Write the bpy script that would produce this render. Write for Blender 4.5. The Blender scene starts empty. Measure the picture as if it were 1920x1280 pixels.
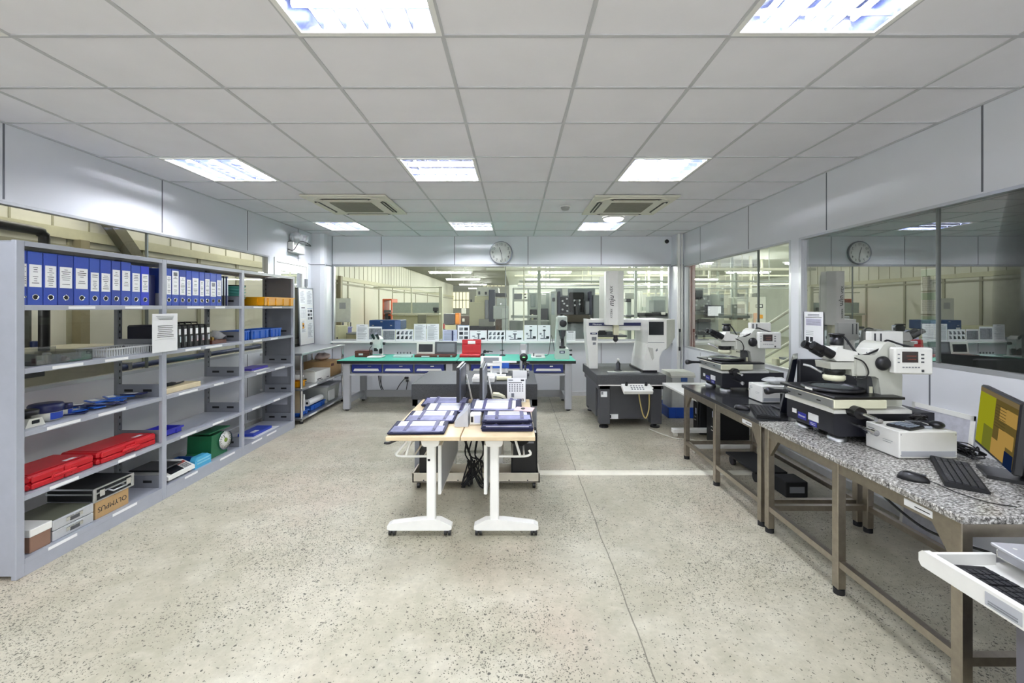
import bpy, bmesh, math, random
from mathutils import Matrix, Vector
PI = math.pi
scene = bpy.context.scene
COL = scene.collection
V = Vector

# ---- measurements: the camera stands at (0,0,1.55) looking along +Y; these turn a
# ---- sighted direction and a real distance into metres while laying the room out
def AX(px, Y): return (px - 965) / 800.0 * Y
def AZ(py, Y): return 1.55 - (py - 575) / 800.0 * Y
def YX(px, X): return X * 800.0 / (px - 965)
def YZ(py, Z): return (1.55 - Z) * 800.0 / (py - 575)

def lin(c):
    if isinstance(c, str):
        c = c.lstrip('#'); c = [int(c[i:i+2], 16) / 255 for i in (0, 2, 4)]
    return tuple(x / 12.92 if x <= .04045 else ((x + .055) / 1.055) ** 2.4 for x in c)

# ------------------------------------------------------------------ materials
_M = {}
def new_mat(name):
    m = bpy.data.materials.new(name); m.use_nodes = True
    nt = m.node_tree; nt.nodes.clear()
    out = nt.nodes.new('ShaderNodeOutputMaterial')
    return m, nt, out
def N(nt, t, **kw):
    n = nt.nodes.new(t)
    for k, v in kw.items():
        if k.startswith('i_'):
            n.inputs[k[2:].replace('_', ' ')].default_value = v
        else: setattr(n, k, v)
    return n
def L(nt, a, b): nt.links.new(a, b)
def ramp(nt, fac, stops):
    r = nt.nodes.new('ShaderNodeValToRGB')
    e = r.color_ramp.elements
    while len(e) < len(stops): e.new(.5)
    for el, (p, c) in zip(e, stops):
        el.position = p; el.color = (*c, 1) if len(c) == 3 else c
    L(nt, fac, r.inputs[0]); return r.outputs[0]
def coords(nt, scale=(1, 1, 1)):
    t = nt.nodes.new('ShaderNodeTexCoord'); mp = nt.nodes.new('ShaderNodeMapping')
    mp.inputs['Scale'].default_value = scale
    L(nt, t.outputs['Object'], mp.inputs[0]); return mp.outputs[0]
def noise(nt, vec, sc, det=3, rough=.55):
    n = N(nt, 'ShaderNodeTexNoise'); n.inputs['Scale'].default_value = sc
    n.inputs['Detail'].default_value = det; n.inputs['Roughness'].default_value = rough
    L(nt, vec, n.inputs['Vector']); return n.outputs['Fac']
def mixc(nt, fac, a, b, mode='MIX'):
    m = nt.nodes.new('ShaderNodeMix'); m.data_type = 'RGBA'; m.blend_type = mode
    for s, v in ((0, fac), (6, a), (7, b)):
        if hasattr(v, 'is_linked') or hasattr(v, 'links'): L(nt, v, m.inputs[s])
        else: m.inputs[s].default_value = v if s == 0 else (*v, 1)
    return m.outputs[2]
def math_(nt, op, a, b=None):
    m = nt.nodes.new('ShaderNodeMath'); m.operation = op
    for i, v in ((0, a), (1, b)):
        if v is None: continue
        if hasattr(v, 'links'): L(nt, v, m.inputs[i])
        else: m.inputs[i].default_value = v
    return m.outputs[0]
def M(name, col, rough=.5, metal=0., var=.05, sc=14., bump=0., spec=.5, emit=0., alpha=1., coat=0.):
    """procedural surface: colour with slight mottling, roughness wear, optional grain"""
    if name in _M: return _M[name]
    m, nt, out = new_mat(name); c = lin(col)
    b = N(nt, 'ShaderNodeBsdfPrincipled'); L(nt, b.outputs[0], out.inputs[0])
    vec = coords(nt); nz = noise(nt, vec, sc)
    lo = tuple(max(0, x * (1 - var)) for x in c); hi = tuple(min(1, x * (1 + var)) for x in c)
    L(nt, ramp(nt, nz, [(.3, lo), (.7, hi)]), b.inputs['Base Color'])
    b.inputs['Roughness'].default_value = rough; b.inputs['Metallic'].default_value = metal
    b.inputs['Specular IOR Level'].default_value = spec
    b.inputs['Coat Weight'].default_value = coat
    if bump:
        bp = N(nt, 'ShaderNodeBump'); bp.inputs['Strength'].default_value = bump; bp.inputs['Distance'].default_value = .002
        L(nt, noise(nt, vec, sc * 12, 2), bp.inputs['Height']); L(nt, bp.outputs[0], b.inputs['Normal'])
    if emit:
        b.inputs['Emission Color'].default_value = (*c, 1); b.inputs['Emission Strength'].default_value = emit
    if alpha < 1:
        b.inputs['Alpha'].default_value = alpha
    _M[name] = m; return m
def glow(name, col, strength):
    if name in _M: return _M[name]
    m, nt, out = new_mat(name)
    e = N(nt, 'ShaderNodeEmission'); e.inputs[0].default_value = (*lin(col), 1); e.inputs[1].default_value = strength
    L(nt, e.outputs[0], out.inputs[0]); _M[name] = m; return m
def pane_glass(name, tint, refl=1.0):
    """flat sheet glass: see-through with a Fresnel mirror on top"""
    if name in _M: return _M[name]
    m, nt, out = new_mat(name)
    tr = N(nt, 'ShaderNodeBsdfTransparent'); tr.inputs[0].default_value = (*tint, 1)
    gl = N(nt, 'ShaderNodeBsdfGlossy'); gl.inputs['Roughness'].default_value = .0
    fr = N(nt, 'ShaderNodeFresnel'); fr.inputs[0].default_value = 1.5
    mx = N(nt, 'ShaderNodeMixShader')
    L(nt, math_(nt, 'MULTIPLY', fr.outputs[0], refl), mx.inputs[0]); L(nt, tr.outputs[0], mx.inputs[1]); L(nt, gl.outputs[0], mx.inputs[2])
    L(nt, mx.outputs[0], out.inputs[0]); _M[name] = m; return m

# ------------------------------------------------------------------ geometry
class G:
    """collects shapes and links them as ONE mesh object"""
    def __init__(s, mat=None):
        s.v = []; s.f = []; s.mi = []; s.sm = []; s.mats = []; s.cur = 0; s.xf = None
        if mat: s.use(mat)
    def use(s, mat):
        if mat not in s.mats: s.mats.append(mat)
        s.cur = s.mats.index(mat); return s
    def add(s, vs, fs, smooth=False):
        b = len(s.v)
        for p in vs:
            p = V(p); s.v.append(s.xf @ p if s.xf is not None else p)
        for f in fs:
            s.f.append([b + i for i in f]); s.mi.append(s.cur); s.sm.append(smooth)
        return s
    def box(s, x0, x1, y0, y1, z0, z1, b=0.):
        x0, x1 = min(x0, x1), max(x0, x1); y0, y1 = min(y0, y1), max(y0, y1); z0, z1 = min(z0, z1), max(z0, z1)
        b = min(b, (x1-x0)*.45, (y1-y0)*.45, (z1-z0)*.45)
        if b <= 0:
            vs = [(x, y, z) for x in (x0, x1) for y in (y0, y1) for z in (z0, z1)]
            return s.add(vs, [(0,1,3,2),(4,6,7,5),(0,4,5,1),(2,3,7,6),(0,2,6,4),(1,5,7,3)])
        vs = []; idx = {}
        for i in (0, 1):
            for j in (0, 1):
                for k in (0, 1):
                    c = ((x0, x1)[i], (y0, y1)[j], (z0, z1)[k]); sg = (1 - 2*i, 1 - 2*j, 1 - 2*k)
                    for a in range(3):
                        p = [c[q] + (0 if q == a else sg[q] * b) for q in range(3)]
                        idx[(i, j, k, a)] = len(vs); vs.append(tuple(p))
        fs = []
        for a in range(3):
            o = [q for q in range(3) if q != a]
            for e in (0, 1):
                ring = []
                for (p, q) in ((0, 0), (1, 0), (1, 1), (0, 1)):
                    key = [0, 0, 0]; key[a] = e; key[o[0]] = p; key[o[1]] = q
                    ring.append(idx[(*key, a)])
                fs.append(ring)
            for p in (0, 1):
                for q in (0, 1):
                    k0 = [0, 0, 0]; k1 = [0, 0, 0]; k0[a] = 0; k1[a] = 1
                    for kk in (k0, k1): kk[o[0]] = p; kk[o[1]] = q
                    fs.append([idx[(*k0, o[0])], idx[(*k1, o[0])], idx[(*k1, o[1])], idx[(*k0, o[1])]])
        for i in (0, 1):
            for j in (0, 1):
                for k in (0, 1): fs.append([idx[(i, j, k, a)] for a in range(3)])
        return s.add(vs, fs)
    def cb(s, c, d, b=0.):
        return s.box(c[0]-d[0]/2, c[0]+d[0]/2, c[1]-d[1]/2, c[1]+d[1]/2, c[2]-d[2]/2, c[2]+d[2]/2, b)
    def cyl(s, p0, p1, r0, r1=None, n=16, cap=True):
        r1 = r0 if r1 is None else r1
        p0, p1 = V(p0), V(p1); d = (p1 - p0).normalized()
        u = d.orthogonal().normalized(); w = d.cross(u)
        vs = []
        for p, r in ((p0, r0), (p1, r1)):
            for i in range(n):
                a = 2*PI*i/n; vs.append(p + (u*math.cos(a) + w*math.sin(a))*r)
        s.add(vs, [(i, (i+1) % n, n+(i+1) % n, n+i) for i in range(n)], n > 6)
        if cap:
            s.add(vs[:n], [list(range(n))[::-1]]); s.add(vs[n:], [list(range(n))])
        return s
    def tube(s, pts, r, n=8, smooth=True, sub=0):
        pts = [V(p) for p in pts]
        if sub:
            q = []
            P = [pts[0]*2-pts[1]] + pts + [pts[-1]*2-pts[-2]]
            for i in range(1, len(P)-2):
                for k in range(sub):
                    t = k/sub; a, b, c, d = P[i-1:i+3]
                    q.append(.5*((2*b)+(c-a)*t+(2*a-5*b+4*c-d)*t*t+(3*b-a-3*c+d)*t**3))
            pts = q + [pts[-1]]
        rings = []; u = None; b0 = len(s.v); vs = []
        for i, p in enumerate(pts):
            d = (pts[min(i+1, len(pts)-1)] - pts[max(i-1, 0)])
            d = d.normalized() if d.length > 1e-9 else V((0, 0, 1))
            u = d.orthogonal().normalized() if u is None else (u - d*u.dot(d))
            if u.length < 1e-6: u = d.orthogonal()
            u.normalize(); w = d.cross(u)
            vs += [p + (u*math.cos(2*PI*k/n) + w*math.sin(2*PI*k/n))*r for k in range(n)]
        fs = [(i*n+k, i*n+(k+1) % n, (i+1)*n+(k+1) % n, (i+1)*n+k) for i in range(len(pts)-1) for k in range(n)]
        s.add(vs, fs, smooth)
        m = len(pts)-1
        s.add(vs[:n], [list(range(n))[::-1]]); s.add(vs[m*n:], [list(range(n))])
        return s
    def prism(s, poly, axis, a, b, smooth=False):
        def pt(p, h):
            return {'x': (h, p[0], p[1]), 'y': (p[0], h, p[1]), 'z': (p[0], p[1], h)}[axis]
        n = len(poly); vs = [pt(p, a) for p in poly] + [pt(p, b) for p in poly]
        s.add(vs, [(i, (i+1) % n, n+(i+1) % n, n+i) for i in range(n)], smooth)
        s.add(vs[:n], [list(range(n))[::-1]]); s.add(vs[n:], [list(range(n))])
        return s
    def lathe(s, prof, c, axis='z', n=24, cap=True):
        vs = []; c = V(c)
        for r, h in prof:
            for i in range(n):
                a = 2*PI*i/n; x, y = r*math.cos(a), r*math.sin(a)
                p = {'z': (x, y, h), 'y': (x, h, y), 'x': (h, x, y)}[axis]; vs.append(c + V(p))
        m = len(prof)
        s.add(vs, [(j*n+i, j*n+(i+1) % n, (j+1)*n+(i+1) % n, (j+1)*n+i) for j in range(m-1) for i in range(n)], True)
        if cap and prof[0][0] > 1e-6: s.add(vs[:n], [list(range(n))])
        if cap and prof[-1][0] > 1e-6: s.add(vs[(m-1)*n:], [list(range(n))])
        return s
    def ball(s, c, r, n=14, sq=(1, 1, 1)):
        pr = [(max(1e-5, math.sin(PI*i/n))*r*sq[0], -math.cos(PI*i/n)*r*sq[2]) for i in range(n+1)]
        return s.lathe(pr, c, 'z', n)
    def blob(s, c, d, rng, j=.25, n=10):
        vs = []; c = V(c); m = n//2+1
        for i in range(m+1):
            for k in range(n):
                t = PI*i/m; p = 2*PI*k/n; q = 1 + rng.uniform(-j, j)
                vs.append(c + V((math.sin(t)*math.cos(p)*d[0]/2*q, math.sin(t)*math.sin(p)*d[1]/2*q, -math.cos(t)*d[2]/2*(q if 0 < i < m else 1))))
        return s.add(vs, [(i*n+k, i*n+(k+1) % n, (i+1)*n+(k+1) % n, (i+1)*n+k) for i in range(m) for k in range(n)], True)
    def text(s, body, size, mat4, depth=.0006, align='CENTER', shear=0.):
        cu = bpy.data.curves.new('lettering', 'FONT'); cu.body = body; cu.size = size; cu.align_x = align; cu.align_y = 'CENTER'
        cu.extrude = depth; cu.shear = shear; cu.resolution_u = 3
        ob = bpy.data.objects.new('lettering', cu); COL.objects.link(ob)
        dg = bpy.context.evaluated_depsgraph_get()
        me = bpy.data.meshes.new_from_object(ob.evaluated_get(dg))
        old = s.xf; s.xf = (old @ mat4) if old is not None else mat4
        s.add([v.co for v in me.vertices], [list(p.vertices) for p in me.polygons]); s.xf = old
        bpy.data.meshes.remove(me); bpy.data.objects.remove(ob); bpy.data.curves.remove(cu)
        return s
    def obj(s, name, parent=None, bev=0., at=None):
        off = V((0, 0, 0))
        if parent is not None:
            p = parent
            while p is not None: off += p.location; p = p.parent
        else:
            lo = [min(p[i] for p in s.v) for i in range(3)]; hi = [max(p[i] for p in s.v) for i in range(3)]
            off = V(at) if at is not None else V(((lo[0]+hi[0])/2, (lo[1]+hi[1])/2, lo[2]))
        me = bpy.data.meshes.new(name)
        me.from_pydata([tuple(p - off) for p in s.v], [], s.f)
        for m in s.mats: me.materials.append(m)
        me.polygons.foreach_set('material_index', s.mi); me.polygons.foreach_set('use_smooth', s.sm)
        bm = bmesh.new(); bm.from_mesh(me); bmesh.ops.recalc_face_normals(bm, faces=bm.faces); bm.to_mesh(me); bm.free()
        o = bpy.data.objects.new(name, me); COL.objects.link(o)
        if parent is not None: o.parent = parent
        else: o.location = off
        if bev:
            md = o.modifiers.new('Bevel', 'BEVEL'); md.width = bev; md.segments = 2; md.limit_method = 'ANGLE'; md.angle_limit = math.radians(40)
        return o

def tag(o, label=None, cat=None, group=None, kind=None):
    for k, v in (('label', label), ('category', cat), ('group', group), ('kind', kind)):
        if v: o[k] = v
    return o
def thing(name, label, cat, loc, group=None):
    o = bpy.data.objects.new(name, None); o.empty_display_size = .05; COL.objects.link(o)
    o.location = loc; return tag(o, label, cat, group)
def single(g, name, label, cat, group=None, bev=0.):
    return tag(g.obj(name, bev=bev), label, cat, group)
def struct(g, name, bev=0.):
    o = g.obj(name, bev=bev, at=(0, 0, 0)); o['kind'] = 'structure'; return o
def kids(o): return [c for c in bpy.data.objects if c.parent is o]
def dup(root, loc, rz, label=None, group=None):
    r = root.copy(); COL.objects.link(r); r.location = loc; r.rotation_euler = (0, 0, rz)
    if label: r['label'] = label
    if group: r['group'] = group
    def rec(src, dst):
        for ch in kids(src):
            c = ch.copy(); COL.objects.link(c); c.parent = dst; rec(ch, c)
    rec(root, r); return r
def FR(o, right, up):
    r, u = V(right).normalized(), V(up).normalized(); n = r.cross(u).normalized()
    m = Matrix.Identity(4)
    for i in range(3): m[i][0], m[i][1], m[i][2], m[i][3] = r[i], u[i], n[i], o[i]
    return m
def TR(loc, rz=0., rx=0., ry=0.):
    return Matrix.Translation(V(loc)) @ Matrix.Rotation(rz, 4, 'Z') @ Matrix.Rotation(ry, 4, 'Y') @ Matrix.Rotation(rx, 4, 'X')
ORD = ['first', 'second', 'third', 'fourth', 'fifth', 'sixth', 'seventh', 'eighth', 'ninth', 'tenth', 'eleventh', 'twelfth', 'thirteenth', 'fourteenth']

# ------------------------------------------------------------------ palette
white = M('white enamel', '#f1f1ee', .38, var=.02)
offwhite = M('off white casting', '#dcdcd2', .42, var=.03)
cream = M('cream paint', '#e2dfc2', .5, var=.03)
grey_lt = M('light grey paint', '#b9bcc4', .42, var=.03)
rackgrey = M('rack grey enamel', '#a9adb9', .36, var=.03, metal=.0)
grey = M('mid grey paint', '#85888e', .5, var=.04)
grey_dk = M('dark grey paint', '#4d4f54', .5, var=.05)
char = M('charcoal paint', '#3a3b40', .45, var=.05)
black = M('black plastic', '#141418', .38, var=.1)
blackm = M('matt black', '#0f1013', .75, var=.1)
navy = M('navy plastic', '#1d2352', .35, var=.08)
blue = M('binder blue', '#2747ad', .42, var=.06)
blueb = M('bright blue plastic', '#2763c8', .35, var=.05)
bluedk = M('drawer blue', '#1f2f86', .38, var=.04)
teal = M('teal rubber mat', '#5bbba3', .6, var=.03)
tealp = M('teal plastic', '#6fc3bb', .4, var=.04)
yellow = M('amber plastic', '#f0a80f', .4, var=.04)
red = M('red case plastic', '#c41423', .38, var=.06)
chrome = M('chrome', '#d9dadd', .12, 1., var=.02)
steel = M('brushed steel', '#b3ada3', .32, 1., var=.06, sc=40)
steelL = M('satin aluminium', '#c6c8cb', .38, 1., var=.04)
paper = M('paper', '#f2f3f5', .8, var=.01)
paperb = M('bluish paper', '#cdd2ec', .8, var=.03)
ink = M('grey print', '#777b84', .8)
inkd = M('dark print', '#26282e', .8)
photog = M('photo print', '#8b8d93', .6, var=.35, sc=40)
brown = M('brown wood', '#5b2f24', .45, var=.15, sc=20)
carton = M('carton', '#b8976a', .8, var=.06)
rubber = M('black rubber', '#17171a', .7)
wood = M('maple laminate', '#dcc7a4', .4, var=.07, sc=9)
green = M('scale green', '#1f6a45', .4, var=.05)
screen_off = M('dark screen', '#22252b', .12, var=.04)
screen_grey = M('grey screen', '#7a7e83', .25, var=.04)

def sheet(g, fr, w, h, style, rng, t=.0012):
    """a printed sheet: origin at bottom centre, x right, y up, z towards the reader"""
    old = g.xf; g.xf = fr if old is None else old @ fr
    g.use(paper if style != 'blue' else paperb).box(-w/2, w/2, 0, h, -t, 0)
    z0, z1 = 0, .0005
    def bar(x0, x1, y0, y1, m=ink): g.use(m).box(x0*w-w/2, x1*w-w/2, y0*h, y1*h, z0, z1)
    if style in ('text', 'blue'):
        bar(.3, .7, .92, .94, inkd); y = .86
        while y > .08:
            bar(.1, rng.uniform(.55, .92), y-.012, y); y -= rng.choice([.035, .035, .05])
    elif style == 'photo':
        bar(.05, .95, .12, .88, photog); bar(.2, .3, .12, .88, ink)
    elif style == 'diagram':
        for i in range(4):
            for j in range(2):
                cx, cy = .14+.24*i, .3+.4*j
                bar(cx-.06, cx+.06, cy-.14, cy+.1, ink if rng.random() < .5 else inkd)
                bar(cx-.09, cx-.06, cy-.14, cy-.02, inkd); bar(cx-.02, cx+.09, cy+.1, cy+.14, ink)
    elif style == 'machine':
        bar(.42, .62, .88, .92, inkd)
        bar(.46, .56, .2, .72); bar(.4, .62, .62, .7, inkd); bar(.2, .8, .12, .2); bar(.14, .3, .4, .5); bar(.66, .9, .14, .3, inkd); bar(.25, .4, .3, .34)
    elif style == 'photos':
        bar(.06, .94, .94, .97, M('print blue', '#3a6a9c', .8))
        for i in range(2):
            for j in range(3): bar(.14+.42*i, .46+.42*i, .12+.27*j, .3+.27*j, inkd if (i+j) % 2 else photog)
    elif style == 'table':
        for i in range(7): bar(.08, .92, .14+.1*i, .147+.1*i)
        for i in range(5): bar(.08+.2*i, .09+.2*i, .14, .75)
        bar(.2, .8, .86, .92, inkd)
    elif style == 'notice':
        for y in (.93, .89): bar(.2, .8, y-.02, y, ink)
        bar(.08, .92, .83, .845, inkd); bar(.1, .9, .6, .8, M('pale lilac print', '#cfcde0', .8))
        for k in range(5): bar(.14, .86, .62+.035*k, .63+.035*k)
        for i in range(2):
            bar(.1+.22*i, .26+.22*i, .12, .26, inkd); bar(.1+.22*i, .26+.22*i, .02, .08, inkd)
        for k in range(3): bar(.1, .5, .32+.05*k, .33+.05*k)
    g.xf = old; return g
# ================================================================== ROOM SHELL
XL, XR, YB, YF, ZC = -3.42, 2.85, 7.45, -3.2, 2.78
def floor_mat():
    m, nt, out = new_mat('ground concrete'); b = N(nt, 'ShaderNodeBsdfPrincipled'); L(nt, b.outputs[0], out.inputs[0])
    v = coords(nt)
    c = ramp(nt, noise(nt, v, 1.1, 5, .6), [(.3, lin('#a6a28e')), (.5, lin('#bab5a2')), (.7, lin('#cac5b4'))])
    c = mixc(nt, math_(nt, 'MULTIPLY', ramp(nt, noise(nt, v, .7, 3), [(.5, (0,0,0)), (.7, (1,1,1))]), .5), c, lin('#c7b1a2'))
    c = mixc(nt, math_(nt, 'MULTIPLY', ramp(nt, noise(nt, coords(nt, (.9, 1.3, 1)), 1.6, 5, .65), [(.5, (0,0,0)), (.66, (1,1,1))]), .55), c, lin('#d5d2c2'))
    c = mixc(nt, math_(nt, 'MULTIPLY', ramp(nt, noise(nt, coords(nt, (1.4, .7, 1)), 2.3, 5, .7), [(.54, (0,0,0)), (.72, (1,1,1))]), .4), c, lin('#a5a491'))
    c = mixc(nt, math_(nt, 'MULTIPLY', ramp(nt, noise(nt, v, 9, 6, .7), [(.35, (1,1,1)), (.6, (0,0,0))]), .22), c, lin('#7d7a69'))
    c = mixc(nt, math_(nt, 'MULTIPLY', ramp(nt, noise(nt, v, 24, 5, .75), [(.42, (1,1,1)), (.62, (0,0,0))]), .16), c, lin('#6f6c5f'))
    # exposed aggregate, thick in some patches and thin in others
    dv = N(nt, 'ShaderNodeTexNoise'); dv.inputs['Scale'].default_value = 38; dv.inputs['Detail'].default_value = 3; L(nt, v, dv.inputs['Vector'])
    va = N(nt, 'ShaderNodeVectorMath', operation='MULTIPLY_ADD'); L(nt, dv.outputs['Color'], va.inputs[0]); va.inputs[1].default_value = (.03, .03, .03); L(nt, v, va.inputs[2]); wv = va.outputs[0]
    patch = ramp(nt, noise(nt, v, .9, 4, .6), [(.43, (.1,.1,.1)), (.63, (1,1,1))])
    for sc, thr, tone, rmax in ((60, .3, '#34322c', .38), (95, .6, '#423f37', .48), (150, .75, '#57544a', .55)):
        vo = N(nt, 'ShaderNodeTexVoronoi'); vo.inputs['Scale'].default_value = sc; L(nt, wv, vo.inputs['Vector'])
        sx = N(nt, 'ShaderNodeSeparateColor'); L(nt, vo.outputs['Color'], sx.inputs[0])
        pick = math_(nt, 'LESS_THAN', sx.outputs[0], math_(nt, 'MULTIPLY', patch, thr))
        size = math_(nt, 'MULTIPLY', sx.outputs[1], rmax)
        spot = math_(nt, 'LESS_THAN', vo.outputs['Distance'], size)
        c = mixc(nt, math_(nt, 'MULTIPLY', math_(nt, 'MULTIPLY', pick, spot), .88), c, lin(tone))
    vo = N(nt, 'ShaderNodeTexVoronoi'); vo.inputs['Scale'].default_value = 60; L(nt, v, vo.inputs['Vector'])
    sx = N(nt, 'ShaderNodeSeparateColor'); L(nt, vo.outputs['Color'], sx.inputs[0])
    lt = math_(nt, 'MULTIPLY', math_(nt, 'LESS_THAN', sx.outputs[2], .12), math_(nt, 'LESS_THAN', vo.outputs['Distance'], .35))
    c = mixc(nt, math_(nt, 'MULTIPLY', lt, .0), c, lin('#dcd8c8'))
    # sawn joint running away from the door end, slightly wandering
    sp = N(nt, 'ShaderNodeSeparateXYZ'); L(nt, v, sp.inputs[0])
    wob = math_(nt, 'MULTIPLY', math_(nt, 'SUBTRACT', noise(nt, v, 3., 4), .5), .03)
    jd = math_(nt, 'ABSOLUTE', math_(nt, 'SUBTRACT', math_(nt, 'ADD', sp.outputs[0], wob), .583))
    c = mixc(nt, math_(nt, 'MULTIPLY', math_(nt, 'LESS_THAN', jd, .0035), .75), c, lin('#5b584c'))
    L(nt, c, b.inputs['Base Color'])
    L(nt, ramp(nt, noise(nt, v, 4, 4), [(.3, (.38,)*3), (.7, (.55,)*3)]), b.inputs['Roughness'])
    bp = N(nt, 'ShaderNodeBump'); bp.inputs['Strength'].default_value = .15; bp.inputs['Distance'].default_value = .003
    L(nt, noise(nt, v, 60, 3), bp.inputs['Height']); L(nt, bp.outputs[0], b.inputs['Normal'])
    return m
struct(G(floor_mat()).box(XL-.12, XR+.12, YF-.1, YB+.1, -.06, 0), 'floor')

panel = M('wall panel lacquer', '#e2e4ea', .3, var=.015, sc=2)
joint = M('panel joint', '#6d7078', .6)
alu = M('window aluminium', '#c9cbcf', .35, .6, var=.02)
tile = M('ceiling tile', '#f1f0f5', .9, var=.02, sc=3, bump=.1)
tbar = M('ceiling grid bar', '#c6c7ca', .6, var=.02)

# ---- ceiling: mineral tiles in a metal grid, open where lamps sit
GX = [XL, -2.95, -2.29, -1.635, -.98, -.3275, .3275, .98, 1.635, 2.29, XR]
GY = [YF, -2.6, -1.95, -1.3, -.64, 0, .64, 1.28, 1.94, 2.40, 2.86, 3.51, 4.20, 4.90, 5.57, 6.19, 6.88, YB]
LAMP_X = [(-2.95, -2.29), (-.98, -.3275), (.98, 1.635)]
LAMP_Y = [(6.19, 6.88), (3.51, 4.20), (1.28, 1.94), (-1.3, -.64)]
lampcells = {(x, y) for x in LAMP_X for y in LAMP_Y}
g = G(tile)
for i in range(len(GX)-1):
    for j in range(len(GY)-1):
        if ((GX[i], GX[i+1]), (GY[j], GY[j+1])) in lampcells: continue
        g.box(GX[i], GX[i+1], GY[j], GY[j+1], ZC+.004, ZC+.02)
g.use(tbar)
for x in GX[1:-1]: g.box(x-.0095, x+.0095, YF, YB, ZC-.001, ZC+.0045)
for y in GY[1:-1]: g.box(XL, XR, y-.0095, y+.0095, ZC-.0015, ZC+.004)
g.box(XL, XL+.02, YF, YB, ZC-.004, ZC+.004); g.box(XR-.02, XR, YF, YB, ZC-.004, ZC+.004); g.box(XL, XR, YB-.02, YB, ZC-.004, ZC+.004)
struct(g, 'ceiling')

# ---- walls
def wall(name, parts, joints):
    g = G(panel)
    for p in parts: g.box(*p)
    g.use(joint)
    for p in joints: g.box(*p)
    return struct(g, name)
W0, W1 = 2.276, .955
wall('wall_back', [(XL-.1, XR+.1, YB, YB+.1, W0, ZC+.1), (XL-.1, XR+.1, YB, YB+.1, 0, W1-.03), (XL-.1, -3.19, YB, YB+.1, W1-.03, W0), (2.73, XR+.1, YB, YB+.1, W1-.03, W0)],
     [(x-.006, x+.006, YB-.0015, YB, W0+.01, ZC-.004) for x in (-2.33, -1.05, .233, 1.51)] + [(x-.005, x+.005, YB-.0015, YB, .1, W1-.04) for x in (-2.33, -1.05, .233, 1.51)]
     + [(-3.19, 2.73, YB-.0015, YB, W0, W0+.012)])
# long wall beside the shelving: glazed strip, then the door
wall('wall_left', [(XL-.1, XL, YF, 5.95, 0, .95), (XL-.1, XL, YF, YB+.1, 2.26, ZC+.1), (XL-.1, XL, 5.95, 6.06, 0, 2.26), (XL-.1, XL, 7.04, YB+.1, 0, 2.26), (XL-.1, XL, YF, -.2, .95, 2.26)],
     [(XL, XL+.0015, y-.006, y+.006, 2.27, ZC-.004) for y in (1.55, 2.855, 4.14, 5.46, 6.74)] + [(XL, XL+.0015, y-.005, y+.005, .1, .94) for y in (1.55, 2.855, 4.14, 5.46)]
     + [(XL, XL+.0015, 7.05, YB, 2.255, 2.265)])
# right long wall: two glazed openings
wall('wall_right', [(XR, XR+.1, YF, YB+.1, 2.24, ZC+.1), (XR, XR+.1, 4.40, YB+.1, 0, .87), (XR, XR+.1, YF, 4.28, 0, 1.14), (XR, XR+.1, 4.28, 4.40, 0, .87), (XR, XR+.1, 7.2, YB+.1, .87, 2.24), (XR, XR+.1, 4.28, 4.40, .87, 2.24), (XR, XR+.1, YF, .2, 1.14, 2.24)],
     [(XR-.0015, XR, y-.006, y+.006, 2.25, ZC-.004) for y in (1.31, 2.60, 3.90, 5.2, 6.55)] + [(XR-.0015, XR, y-.005, y+.005, .1, .85) for y in (1.31, 2.93, 3.9, 5.2, 6.55)]
     + [(XR-.0015, XR, y-.005, y+.005, .85, 1.12) for y in (1.31, 2.3, 2.93, 3.6)])
wall('wall_rear', [(XL-.1, XR+.1, YF-.1, YF, 0, .5), (XL-.1, XR+.1, YF-.1, YF, 2.62, ZC+.1), (XL-.1, -3.2, YF-.1, YF, .5, 2.62), (2.65, XR+.1, YF-.1, YF, .5, 2.62)], [])  # wall behind the camera, opened up for the added glazing
# baseboards
bb = M('baseboard', '#d9dade', .4)
struct(G(bb).box(XL, XR, YB-.012, YB, 0, .07), 'baseboard_back')
struct(G(bb).box(XL, XL+.012, YF, 6.04, 0, .07), 'baseboard_left')
struct(G(bb).box(XR-.012, XR, YF, YB, 0, .07), 'baseboard_right')
# corner casings
g = G(panel).prism([(XL, 7.15), (-3.26, 7.15), (-3.2, 7.17), (-3.185, 7.23), (-3.185, YB), (XL, YB)], 'z', 0, ZC)
g.use(joint).box(XL, -3.18, 7.146, 7.15, 2.25, 2.262).box(-3.185, -3.181, 7.2, YB, 2.25, 2.262).box(-3.186, -3.181, YB-.02, YB, 0, ZC)
struct(g, 'trim_1')
g = G(panel).box(2.735, XR, 7.2, YB, 0, ZC)
g.use(joint).box(2.733, 2.735, 7.2, YB, 2.25, 2.262).box(2.735, XR, 7.197, 7.2, 2.25, 2.262)
struct(g, 'trim_2', bev=.004)

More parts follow.
